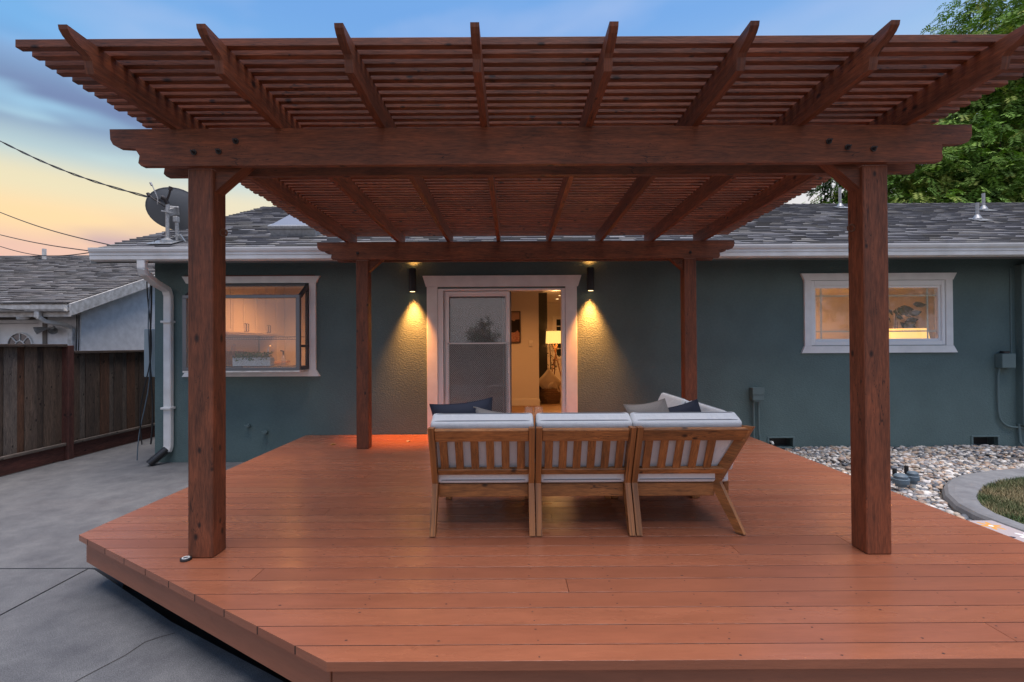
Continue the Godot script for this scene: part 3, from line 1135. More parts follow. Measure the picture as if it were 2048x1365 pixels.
	var ap: Vector3 = sc + ra * Vector3(0.0, 0.31, 0.0)
	var cn := []
	for q in [[-1, -1], [1, -1], [1, 1], [-1, 1]]:
		cn.append(sc + ra * Vector3(q[0] * 0.31, 0.135, q[1] * 0.31))
	for i in 4:
		var q0: Vector3 = cn[i]
		var q1: Vector3 = cn[(i + 1) % 4]
		b.poly([q0, q1, q1.lerp(ap, 0.93), q0.lerp(ap, 0.93)], [Vector2.ZERO, Vector2.ZERO, Vector2.ZERO, Vector2.ZERO], (q0 + q1) * 0.5 - sc)
	b.poly([cn[0].lerp(ap, 0.93), cn[1].lerp(ap, 0.93), cn[2].lerp(ap, 0.93), cn[3].lerp(ap, 0.93)], [Vector2.ZERO, Vector2.ZERO, Vector2.ZERO, Vector2.ZERO], Vector3.UP)
	put(b, "dome", mat("dome", lin(.22, .25, .31), 0.25), SK)
	for p in [[6.69, 9.85, 0.42], [7.86, 8.17, 0.30], [9.12, 9.35, 0.34], [-1.6, 9.0, 0.3]]:
		var f := Node3D.new()
		f.name = "flue_pipe"
		H.add_child(f, true)
		var base: Vector3 = L.call(p[0], rise.call(p[1]), p[1])
		b = mb()
		b.tube([base - Vector3.UP * 0.08, base + Vector3.UP * p[2]], 0.027, 12)
		put(b, "pipe", M.steel, f)
		b = mb()
		b.lathe([Vector2(0.075, -0.05), Vector2(0.07, 0.03), Vector2(0.036, 0.09), Vector2(0.028, 0.10)], 14, base)
		b.box(base + ra * Vector3(0.02, 0.024, 0.03), Vector3(0.22, 0.006, 0.24), 0.0, 0, ra)
		put(b, "collar", M.flashing, f)


func garden_window(H: Node3D, L: Callable) -> void:
	var G := Node3D.new()
	G.name = "garden_window"
	H.add_child(G)
	var x0 := -4.42
	var x1 := -2.845
	var df := 6.505
	var b := mb()
	trapezoid(b, -4.56, -2.744, 2.503, -4.62, -2.69, 2.60, 0.0, 0.035)
	put(b, "header_trim", M.white_trim, G)
	b = mb()
	b.span(L.call(-4.58, 2.5995, WALL - 0.04), L.call(-2.76, 2.612, WALL - 0.002))
	put(b, "drip_strip", mat("drip", lin(.16, .05, .035), 0.7), G)
	for xx in [[-4.515, -4.422], [-2.842, -2.748]]:
		b = mb()
		b.span(L.call(xx[0], 1.286, WALL - 0.03), L.call(xx[1], 2.502, WALL + 0.005), 0.003)
		put(b, "side_trim", M.white_trim, G)
	b = mb()
	trapezoid(b, -4.62, -2.69, 1.195, -4.56, -2.745, 1.285, 0.0, 0.035)
	put(b, "sill_trim", M.white_trim, G)
	b = mb()   # base board of the bay
	b.span(L.call(x0, 1.268, df), L.call(x1, 1.295, WALL + 0.10), 0.004)
	put(b, "seat_board", M.old_white, G)
	# frame bars
	b = mb()
	var yt := 2.31
	b.span(L.call(x0, yt - 0.045, df - 0.004), L.call(x1, yt, df + 0.05), 0.004)
	b.span(L.call(x0, 1.295, df - 0.004), L.call(x1, 1.335, df + 0.05), 0.004)
	for xx in [x0, x1 - 0.055]:
		b.span(L.call(xx, 1.335, df - 0.004), L.call(xx + 0.055, yt - 0.045, df + 0.05), 0.004)
	put(b, "front_frame", M.grey_frame, G)
	b = mb()
	for xx in [x0 + 0.02, x1 - 0.02]:
		b.bar(L.call(xx, yt - 0.02, df + 0.05), L.call(xx, 2.47, WALL - 0.01), 0.04, 0.045)
		b.span(L.call(xx - 0.02, 1.295, df + 0.05), L.call(xx + 0.02, 1.345, WALL - 0.002), 0.003)
		b.span(L.call(xx - 0.02, 1.345, WALL - 0.055), L.call(xx + 0.02, 2.43, WALL - 0.004), 0.003)
		b.span(L.call(xx - 0.02, 1.60, df + 0.05), L.call(xx + 0.02, 1.635, WALL - 0.055), 0.003)
	b.span(L.call(x0 + 0.04, 2.455, WALL - 0.04), L.call(x1 - 0.04, 2.495, WALL - 0.002), 0.003)
	put(b, "side_frame", M.bronze_frame, G)
	b = mb()
	b.span(L.call(x0 + 0.055, 1.335, df + 0.02), L.call(x1 - 0.055, yt - 0.045, df + 0.024))
	put(b, "pane", M.pane, G)
	b = mb()
	b.bar(L.call((x0 + x1) * 0.5, yt - 0.01, df + 0.05), L.call((x0 + x1) * 0.5, 2.468, WALL - 0.04), x1 - x0 - 0.09, 0.004)
	put(b, "pane", M.pane, G)
	for xx in [x0 + 0.02, x1 - 0.02]:
		b = mb()
		b.extrude([Vector2(df + 0.05, 1.345), Vector2(WALL - 0.055, 1.345), Vector2(WALL - 0.055, 2.43), Vector2(df + 0.05, 2.28)], L.call(xx, 0, 0), Vector3.FORWARD, Vector3.UP, Vector3.RIGHT, 0.004)
		put(b, "pane", M.pane, G)
	# wire shelves
	for y in [1.745, 1.345]:
		b = mb()
		for k in 5:
			var d := df + 0.07 + k * 0.05
			b.tube([L.call(x0 + 0.05, y, d), L.call(x1 - 0.05, y, d)], 0.0042, 5)
		b.tube([L.call(x0 + 0.05, y - 0.035, df + 0.062), L.call(x1 - 0.05, y - 0.035, df + 0.062)], 0.0042, 5)
		var q := x0 + 0.06
		while q < x1 - 0.05:
			b.tube([L.call(q, y - 0.035, df + 0.062), L.call(q, y + 0.003, df + 0.064), L.call(q, y + 0.003, df + 0.27)], 0.0022, 4)
			q += 0.024
		put(b, "wire_shelf", M.iron, G)


func right_window(H: Node3D, L: Callable) -> void:
	var G := Node3D.new()
	G.name = "window"
	H.add_child(G)
	var b := mb()
	trapezoid(b, 4.10, 6.183, 2.500, 4.055, 6.235, 2.596, 0.0, 0.035)
	put(b, "header_trim", M.white_trim, G)
	b = mb()
	trapezoid(b, 4.055, 6.235, 1.480, 4.095, 6.180, 1.578, 0.0, 0.035)
	put(b, "sill_trim", M.white_trim, G)
	for xx in [[4.102, 4.197], [6.084, 6.180]]:
		b = mb()
		b.span(L.call(xx[0], 1.579, WALL - 0.03), L.call(xx[1], 2.499, WALL + 0.004), 0.003)
		put(b, "side_trim", M.white_trim, G)
	b = mb()
	for r in [[4.20, 4.245, 1.585, 2.495], [6.035, 6.08, 1.585, 2.495], [4.245, 6.035, 2.425, 2.495], [4.245, 6.035, 1.585, 1.645]]:
		b.span(L.call(r[0], r[2], WALL - 0.018), L.call(r[1], r[3], WALL + 0.08), 0.005)
	for r in [[4.245, 4.277, 1.645, 2.425], [6.003, 6.035, 1.645, 2.425], [4.277, 6.003, 2.392, 2.425], [4.277, 6.003, 1.645, 1.677]]:
		b.span(L.call(r[0], r[2], WALL + 0.006), L.call(r[1], r[3], WALL + 0.07), 0.004)
	put(b, "frame", M.vinyl, G)
	b = mb()
	b.span(L.call(4.277, 1.677, WALL + 0.03), L.call(6.003, 2.392, WALL + 0.034))
	put(b, "pane", M.pane, G)
	b = mb()
	var mun := mat("muntin", lin(.40, .50, .46), 0.5)
	for x in [4.373, 5.878]:
		b.span(L.call(x - 0.009, 1.677, WALL + 0.037), L.call(x + 0.009, 2.392, WALL + 0.043))
	for y in [2.285, 1.782]:
		b.span(L.call(4.277, y - 0.009, WALL + 0.0445), L.call(6.003, y + 0.009, WALL + 0.0505))
	put(b, "muntin", mun, G)


# ---------------------------------------------------------------- neighbouring house
func neighbour() -> void:
	var N := thing("house", "white stucco neighbouring house with weathered rake board behind the fence", "house", D(-8.13, 0, 9.15))
	var o := D(-8.13, 0, 9.15)
	var L := func(x: float, y: float, d: float) -> Vector3: return D(x, y, d) - o
	var b := mb()
	wall_sheet(b, Vector3.ZERO, Vector3.RIGHT, Vector3.BACK, -14.0, 0.0, -0.1, 2.40, 0.16, [Rect2(-1.62, 0.1, 0.84, 1.98)])
	put(b, "wall", M.white_stucco, N)
	b = mb()
	b.extrude([Vector2(0.0, -0.1), Vector2(8.2, -0.1), Vector2(8.2, 2.35), Vector2(4.0, 3.95), Vector2(0.0, 2.33)], Vector3(-0.08 - 0.005, 0, 0) + Vector3.FORWARD * 0.162, Vector3.FORWARD, Vector3.UP, Vector3.LEFT, 0.16)
	put(b, "wall", M.white_stucco, N)
	var R := Node3D.new()
	R.name = "roof"
	N.add_child(R)
	b = mb()
	b.extrude([Vector2(8.75, 2.40), Vector2(13.1, 4.09), Vector2(17.4, 2.40), Vector2(17.4, 2.28), Vector2(13.1, 3.95), Vector2(8.75, 2.28)], o * -1.0 + Vector3(-15.2, 0, 0), Vector3.FORWARD, Vector3.UP, Vector3.RIGHT, 14.5)
	put(b, "roof_deck", M.old_white, R)
	var tones := [Color(.21, .195, .19), Color(.27, .25, .235), Color(.16, .15, .145), Color(.24, .235, .235), Color(.19, .18, .17)]
	shingles(R, -22.4 + 8.13, -7.94 + 8.13, 8.73 - 9.15, 2.415, 13.1 - 9.15, 0.389, tones, func(xx, r): return (10.0 if xx > -5.5 else 0.0) - r * 0.4)
	b = mb()
	b.extrude([Vector2(8.70, 2.40), Vector2(13.1, 4.11), Vector2(13.1, 3.90), Vector2(8.72, 2.19)], o * -1.0 + Vector3(-7.93, 0, 0), Vector3.FORWARD, Vector3.UP, Vector3.RIGHT, 0.035)
	put(b, "barge_board", M.old_white, R)
	b = mb()
	b.extrude([Vector2(8.74, 2.26), Vector2(8.66, 2.265), Vector2(8.64, 2.30), Vector2(8.635, 2.37), Vector2(8.645, 2.37), Vector2(8.655, 2.30), Vector2(8.67, 2.275), Vector2(8.73, 2.275), Vector2(8.735, 2.38), Vector2(8.74, 2.38)], o * -1.0 + Vector3(-15.2, 0, 0), Vector3.FORWARD, Vector3.UP, Vector3.RIGHT, 14.4)
	put(b, "gutter", M.old_white, N)
	b = mb()
	b.span(L.call(-22.4, 2.17, 8.76), L.call(-7.96, 2.26, 8.80), 0.004)
	put(b, "fascia", M.old_white, N)
	b = mb()
	var sec := [L.call(-8.50, 2.27, 8.70), L.call(-8.50, 2.16, 8.70), L.call(-8.45, 2.09, 8.78), L.call(-8.31, 2.04, 9.0), L.call(-8.27, 1.98, 9.09), L.call(-8.265, 1.88, 9.10), L.call(-8.265, 0.1, 9.10)]
	for i in sec.size() - 1:
		var dir: Vector3 = (sec[i + 1] - sec[i]).normalized()
		b.bar(sec[i] - dir * 0.01, sec[i + 1] + dir * 0.01, 0.095, 0.07, Vector3.BACK if absf(dir.y) > 0.6 else Vector3.UP, 0.008)
	put(b, "downspout", M.old_white, N)
	# door with a fan light
	var DR := Node3D.new()
	DR.name = "door"
	N.add_child(DR)
	b = mb()
	b.span(L.call(-9.75, 0.1, 9.19), L.call(-8.91, 2.08, 9.23), 0.004)
	put(b, "door_leaf", M.white_trim, DR)
	b = mb()
	b.span(L.call(-9.86, 0.1, 9.13), L.call(-9.75, 2.14, 9.20), 0.004)
	b.span(L.call(-8.91, 0.1, 9.13), L.call(-8.84, 2.14, 9.20), 0.004)
	b.span(L.call(-9.75, 2.08, 9.13), L.call(-8.91, 2.14, 9.20), 0.004)
	put(b, "door_frame", M.white_trim, DR)
	b = mb()
	b.span(L.call(-9.95, 2.142, 9.128), L.call(-8.76, 2.20, 9.149), 0.002)
	b.span(L.call(-8.838, 1.2, 9.128), L.call(-8.76, 2.142, 9.149), 0.002)
	put(b, "bare_patch", mat("bare_patch", lin(.30, .27, .24), 0.95, {"tri": true, "uv": Vector3(3, 3, 3), "tex": T.speck}), N)
	var fc: Vector3 = L.call(-9.31, 1.66, 9.185)
	b = mb()
	var fan := []
	for k in 17:
		fan.append(Vector2(cos(PI * k / 16.0), sin(PI * k / 16.0)) * 0.225)
	b.extrude(fan, fc, Vector3.RIGHT, Vector3.UP, Vector3.BACK, 0.006)
	put(b, "pane", mat("fan_glass", lin(.05, .05, .055), 0.04, {"spec": 0.9}), DR)
	b = mb()
	var rim := []
	for k in 17:
		var q := PI * k / 16.0
		rim.append(fc + Vector3(cos(q) * 0.235, sin(q) * 0.235, 0.012))
	b.tube(rim, 0.016, 6)
	b.tube([fc + Vector3(-0.25, -0.008, 0.012), fc + Vector3(0.25, -0.008, 0.012)], 0.016, 6)
	for k in [1, 2, 3]:
		var q: float = PI * k / 4.0
		b.tube([fc + Vector3(cos(q) * 0.08, sin(q) * 0.08, 0.01), fc + Vector3(cos(q) * 0.23, sin(q) * 0.23, 0.01)], 0.011, 6)
	var hub := []
	for k in 9:
		var q := PI * k / 8.0
		hub.append(fc + Vector3(cos(q) * 0.085, sin(q) * 0.085, 0.01))
	b.tube(hub, 0.011, 6)
	put(b, "glazing_bar", M.white_trim, DR)
	# flood light with two heads, and the camera under the eave
	var FL := thing("flood_light", "grey twin head flood light beside the neighbour's door", "light", D(-8.66, 1.98, 9.15))
	b = mb()
	b.lathe([Vector2(0.0, 0.0), Vector2(0.055, 0.0), Vector2(0.05, 0.03), Vector2(0.0, 0.035)], 14, Vector3.ZERO, Basis(Vector3.RIGHT, PI / 2))
	put(b, "base_plate", M.steel, FL)
	for s in [-1.0, 1.0]:
		var hb := Basis(Vector3.UP, s * 0.7) * Basis(Vector3.RIGHT, PI / 2 + 0.35)
		var hd := Node3D.new()
		hd.name = "lamp_head"
		FL.add_child(hd, true)
		b = mb()
		b.lathe([Vector2(0.0, 0.0), Vector2(0.03, 0.0), Vector2(0.04, 0.05), Vector2(0.068, 0.14), Vector2(0.07, 0.16)], 16, Vector3(s * 0.07, 0.0, 0.06), hb)
		b.tube([Vector3(0, 0, 0.03), Vector3(s * 0.07, 0.0, 0.07)], 0.014, 8)
		put(b, "lamp_shell", M.steel, hd)
		b = mb()
		b.lathe([Vector2(0.068, 0.15), Vector2(0.04, 0.165), Vector2(0.0, 0.17)], 16, Vector3(s * 0.07, 0.0, 0.06), hb)
		put(b, "lens", M.glass_ware, hd)
	var SC := thing("security_camera", "small white bullet camera under the neighbour's eave", "camera", D(-8.86, 2.17, 8.85))
	b = mb()
	b.tube([Vector3(0.05, 0.0, 0.0), Vector3(-0.09, -0.03, 0.08)], 0.034, 12)
	put(b, "body", M.old_white, SC)
	b = mb()
	b.tube([Vector3(0.06, 0.002, -0.005), Vector3(0.06, 0.05, -0.03)], 0.015, 8)
	put(b, "bracket", M.old_white, SC)
	b = mb()
	b.tube([Vector3(-0.089, -0.03, 0.08), Vector3(-0.094, -0.031, 0.083)], 0.026, 12)
	put(b, "lens", M.black_metal, SC)
	var V := Node3D.new()
	V.name = "flue_pipe"
	N.add_child(V)
	var vb: Vector3 = L.call(-11.96, 3.78, 12.4)
	b = mb()
	b.tube([vb - Vector3.UP * 0.1, vb + Vector3.UP * 0.36], 0.045, 12)
	put(b, "pipe", M.old_white, V)
	b = mb()
	b.lathe([Vector2(0.16, -0.06), Vector2(0.14, 0.03), Vector2(0.07, 0.08), Vector2(0.05, 0.09)], 14, vb)
	put(b, "collar", M.cable, V)
	for p in [[-8.18, 0.0], [-8.14, 0.05]]:
		var wr := thing("cable", ["thin black cable running down the neighbour's white corner", "second black cable strapped beside the neighbour's white corner"][0 if p[1] == 0.0 else 1], "cable", D(p[0], 0, 9.12))
		b = mb()
		b.tube([Vector3(0, 2.22, 0.0), Vector3(0.01, 1.8, 0.012), Vector3(-0.01, 1.2, 0.014), Vector3(0.0, 0.0, 0.012)], 0.009, 6)
		put(b, "wire", M.cable, wr)


# ---------------------------------------------------------------- trees
func make_tree(label: String, cat: String, at: Vector3, hgt: float, crown: Array, clumps: int, per: int, leafsize: Vector2, tones: Array, seedv: int, group: String) -> Node3D:
	var r := RandomNumberGenerator.new()
	r.seed = seedv
	var t := thing("tree", label, cat, at, 0.0, group)
	var fork := Vector3(r.randf_range(-0.3, 0.3), hgt * 0.34, r.randf_range(-0.3, 0.3))
	var b := mb()
	b.tube([Vector3(0, -0.2, 0), Vector3(0.08, hgt * 0.12, 0.0), fork * 0.7, fork], hgt * 0.028, 10, hgt * 0.018)
	put(b, "trunk", M.bark, t)
	b = mb()
	var centres := []
	for c in crown:   # [x, y, z, rx, ry, rz]
		var cc := Vector3(c[0], c[1], c[2])
		var a: Vector3 = fork.lerp(cc, 0.5) + Vector3(0, -0.25, 0)
		b.tube([fork, a, cc, cc + Vector3(r.randf_range(-0.6, 0.6), 0.5, r.randf_range(-0.6, 0.6))], hgt * 0.012, 7, hgt * 0.003)
		for k in 5:
			var q := cc + Vector3(r.randf_range(-0.8, 0.8) * c[3], r.randf_range(-0.6, 0.8) * c[4], r.randf_range(-0.8, 0.8) * c[5])
			b.tube([a.lerp(cc, r.randf()), (a + q) * 0.5 + Vector3.UP * 0.2, q], hgt * 0.005, 5, hgt * 0.001)
	put(b, "limbs", M.bark, t)
	b = mb()
	var total := 0.0
	for c in crown:
		total += c[3] * c[4] * c[5]
	for c in crown:
		var cc := Vector3(c[0], c[1], c[2])
		var count := int(clumps * c[3] * c[4] * c[5] / total)
		for i in count:
			var dir := Vector3(r.randfn(), r.randfn(), r.randfn()).normalized()
			var rad := pow(r.randf(), 0.42)
			var p := cc + Vector3(dir.x * c[3], dir.y * c[4], dir.z * c[5]) * rad
			var tone: Color = tones[r.randi() % tones.size()]
			var lean := (dir * Vector3(1, 0.1, 1)).normalized()
			var sz := r.randf_range(0.35, 0.7) * minf(1.0, c[3] * 0.4)
			for k in per:
				# a drooping spray with leaflets in pairs along it
				var q := p + Vector3(r.randfn() * 0.8, r.randfn() * 0.5, r.randfn() * 0.8) * sz
				var ax := (lean * r.randf_range(0.2, 1.0) + Vector3(r.randf_range(-0.8, 0.8), r.randf_range(-0.7, 0.35), r.randf_range(-0.8, 0.8))).normalized()
				var sd := ax.cross(Vector3(r.randf_range(-0.5, 0.5), 1.0, r.randf_range(-0.5, 0.5))).normalized()
				var nr := sd.cross(ax)
				if nr.y < 0: nr = -nr
				var f := r.randf_range(0.7, 1.35)
				b.tint = Color(tone.r * f, tone.g * f, tone.b * f)
				for u in 5:
					q += ax * leafsize.x * 0.42
					ax = (ax + Vector3.DOWN * 0.16).normalized()
					for side in [-1.0, 1.0]:
						var la: Vector3 = (sd * side + ax * 0.55 + Vector3(0, r.randf_range(-0.35, 0.2), 0)).normalized()
						var lw: Vector3 = ax * leafsize.y
						var ll := leafsize.x * r.randf_range(0.7, 1.15)
						b.poly([q, q + la * ll * 0.5 + lw, q + la * ll, q + la * ll * 0.5 - lw], [Vector2.ZERO, Vector2.ZERO, Vector2.ZERO, Vector2.ZERO], nr)
	put(b, "crown", M.leaf, t)
	return t


func trees() -> void:
	var green := [Color(.12, .23, .037), Color(.155, .28, .05), Color(.20, .32, .065), Color(.09, .17, .032), Color(.23, .28, .06)]
	var deep := [Color(.035, .07, .022), Color(.05, .095, .028), Color(.03, .055, .018)]
	make_tree("tall feathery bright green tree standing behind the grey roof", "tree", D(17.2, 0, 17.5), 13.5, [[0, 7.3, 0, 4.2, 3.0, 3.6], [-4.0, 5.4, 0.4, 2.2, 1.8, 2.2], [-1.4, 5.0, 1.5, 3.2, 1.8, 2.4], [1.6, 5.4, 1.2, 3.2, 2.4, 2.6], [0.7, 10.8, 0, 3.4, 2.4, 3.0], [1.6, 13.0, 0, 2.9, 2.3, 2.4], [-2.6, 7.6, 0.8, 2.2, 1.6, 2.0]], 2900, 9, Vector2(0.165, 0.031), green, 5, "")
	make_tree("small dark leafed tree showing just above the roof ridge", "tree", D(10.9, 0, 19.0), 7.4, [[-0.2, 5.3, 0, 1.5, 1.4, 1.4], [0.7, 6.0, 0, 1.1, 1.0, 1.0]], 120, 5, Vector2(0.14, 0.045), deep, 9, "")
	make_tree("thin dark tree beside the tall feathery tree", "tree", D(12.5, 0, 18.5), 9.0, [[0.1, 6.3, 0, 1.3, 2.0, 1.0], [0.5, 7.9, 0, 1.0, 1.0, 0.8]], 190, 5, Vector2(0.14, 0.04), deep, 12, "")
	# the far side of the yard, which the glass of the windows mirrors
	make_tree("broad tree at the far end of the yard", "tree", D(5.5, 0, -34.0), 8.0, [[0, 5.0, 0, 2.6, 2.0, 2.4], [1.0, 6.6, 0, 1.8, 1.5, 1.6]], 220, 5, Vector2(0.2, 0.06), deep, 15, "")
	make_tree("slim tree at the far end of the yard", "tree", D(-3.1, 0, -38.0), 4.6, [[0, 2.6, 0, 1.5, 1.3, 1.4], [0.1, 3.9, 0, 0.7, 0.8, 0.7]], 110, 5, Vector2(0.2, 0.06), deep, 18, "")
	make_tree("loose leafed tree beside the yard's rear corner", "tree", D(16.5, 0, -8.0), 8.0, [[0, 4.6, 0, 2.6, 2.3, 2.4]], 200, 6, Vector2(0.17, 0.05), green, 19, "")
	var F := thing("wooden_fence", "plain board fence closing the far end of the yard", "fence", D(0, 0, -42.0))
	var x := -16.0
	while x < 16.0:
		var b := mb(true)
		b.span(Vector3(x, 0.0, -0.02), Vector3(x + 0.29, 1.75, 0.02), 0.004, 1)
		put(b, "fence_board", M["fence%d" % (rng.randi() % 5)], F)
		x += 0.3


# ---------------------------------------------------------------- deck
func deck_left(d: float) -> float:
	return -2.89 if d >= 3.24 else lerpf(-0.743, -2.89, (d - 1.93) / 1.31)


func deck() -> void:
	var K := thing("wooden_deck", "terracotta painted wooden deck with one clipped front corner", "deck", D(0, 0, 3.0))
	var o := D(0, 0, 3.0)
	var d := 1.928
	var row := 0
	var screws := mb()
	while d < 6.79:
		var dn := minf(d + (0.107 if row == 0 else 0.1416), 6.812)
		var d1 := dn - 0.0045
		var cuts := [0.0]
		if row > 0:
			cuts = [[0.28], [], [1.35], [-1.4], [], [2.1], []][(row * 3 + 2) % 7]
		var edges := [null]
		for c in cuts:
			if row > 0 and c > deck_left(d) + 0.4:
				edges.append(c)
		edges.append(3.19)
		for i in edges.size() - 1:
			var la: float = deck_left(d) if edges[i] == null else edges[i] + 0.0012
			var lb: float = deck_left(d1) if edges[i] == null else edges[i] + 0.0012
			var r: float = edges[i + 1] - (0.0012 if i < edges.size() - 2 else 0.0)
			var b := mb(true)
			b.off.y = 0.1 + rng.randf() * 0.3
			var edge := mb(true)   # long edges coloured dark for the shade and grime in the seams
			var bv := 0.0008
			var t0 := DK
			var t1 := DK - bv
			var tb := DK - 0.038
			var P := func(x: float, y: float, dd: float) -> Vector3: return D(x, y, dd) - o
			var top := [P.call(la + bv, t0, d + bv), P.call(r - bv, t0, d + bv), P.call(r - bv, t0, d1 - bv), P.call(lb + bv, t0, d1 - bv)]
			var mid := [P.call(la, t1, d), P.call(r, t1, d), P.call(r, t1, d1), P.call(lb, t1, d1)]
			var bot := [P.call(la, tb, d), P.call(r, tb, d), P.call(r, tb, d1), P.call(lb, tb, d1)]
			if edges[i] == null and d < 3.24 and d1 > 3.24:
				for q in [[top, t0, bv], [mid, t1, 0.0], [bot, tb, 0.0]]:
					q[0].append(P.call(-2.89 + q[2], q[1], 3.24))
			var uvf := func(p: Vector3) -> Vector2: return Vector2(p.x, -p.z - (d - 3.0))
			b.poly(top, top.map(uvf), Vector3.UP)
			b.poly(bot, bot.map(uvf), Vector3.DOWN)
			var outs := [Vector3(0, 0, 1), Vector3(1, 0, 0), Vector3(0, 0, -1), Vector3(-1, 0, 0.3), Vector3(-1, 0, 1)]
			for k in top.size():
				var m := (k + 1) % top.size()
				b.poly([top[k], top[m], mid[m], mid[k]], [Vector2(top[k].x, 0.14), Vector2(top[m].x, 0.14), Vector2(mid[m].x, 0.145), Vector2(mid[k].x, 0.145)], outs[k] + Vector3.UP)
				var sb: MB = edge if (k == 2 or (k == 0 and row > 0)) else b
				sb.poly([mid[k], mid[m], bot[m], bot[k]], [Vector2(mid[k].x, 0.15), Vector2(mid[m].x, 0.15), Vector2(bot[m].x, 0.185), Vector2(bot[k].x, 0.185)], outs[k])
			second(put(b, "deck_board", M["deck%d" % (rng.randi() % 6)], K), edge, M.seam_shade)
		var xs := -2.75
		while xs < 3.2:
			if xs > deck_left(d) + 0.12:
				for q in [0.028, 0.108]:
					if d + q < d1 - 0.01 and rng.randf() < 0.8:
						var c := D(xs + rng.randf_range(-0.012, 0.012), DK + 0.0006, d + q + rng.randf_range(-0.006, 0.006)) - o
						var rr := rng.randf_range(0.003, 0.0052)
						var pts := []
						for k in 6:
							pts.append(c + Vector3(cos(TAU * k / 6) * rr * rng.randf_range(0.8, 1.9), 0, sin(TAU * k / 6) * rr))
						screws.poly(pts, [Vector2.ZERO, Vector2.ZERO, Vector2.ZERO, Vector2.ZERO, Vector2.ZERO, Vector2.ZERO], Vector3.UP)
			xs += 0.406
		# splits and open knots in the boards
		for k in 2:
			if rng.randf() < 0.6:
				var c := D(rng.randf_range(deck_left(d) + 0.2, 3.1), DK + 0.0007, d + rng.randf_range(0.02, 0.12)) - o
				if -c.z + 3.0 < d1 - 0.015:
					var ang := rng.randf_range(-1.2, 1.2)
					var a := Vector3(cos(ang), 0, sin(ang)) * rng.randf_range(0.006, 0.016)
					var e := Vector3(-sin(ang), 0, cos(ang)) * rng.randf_range(0.0012, 0.0028)
					screws.poly([c - a, c + e, c + a, c - e * 0.6], [Vector2.ZERO, Vector2.ZERO, Vector2.ZERO, Vector2.ZERO], Vector3.UP)
		d = dn
		row += 1
	var so := put(screws, "screw_heads", M.screw, K)
	tag(so, "", "", "", "stuff")
	# rim boards under the edges
	var ring := [Vector2(3.15, 6.79), Vector2(3.15, 1.972), Vector2(-0.728, 1.972), Vector2(-2.846, 3.272), Vector2(-2.846, 6.79)]
	for i in ring.size() - 1:
		var p: Vector2 = ring[i]
		var q: Vector2 = ring[i + 1]
		var b := mb(true)
		b.bar(D(p.x, DK - 0.039 - 0.075, p.y) - o, D(q.x, DK - 0.039 - 0.075, q.y) - o, 0.036, 0.15, Vector3.UP, 0.003)
		put(b, "rim_board", M.deck_rim, K)
	for x in [-2.0, -0.6, 0.8, 2.2, 3.0]:
		var b := mb(true)
		b.span(D(x - 0.02, DK - 0.155, 2.0 if x > -0.8 else 3.3) - o, D(x + 0.02, DK - 0.0395, 6.78) - o, 0.0, 2)
		put(b, "joist", M.deck_rim, K)
		for dd in [2.5, 4.4, 6.3]:
			if x < -0.8 and dd < 3.3:
				continue
			b = mb(true)
			b.span(D(x - 0.045, -0.09, dd - 0.045) - o, D(x + 0.045, DK - 0.155, dd + 0.045) - o, 0.0, 1)
			put(b, "pier", M.deck_rim, K)


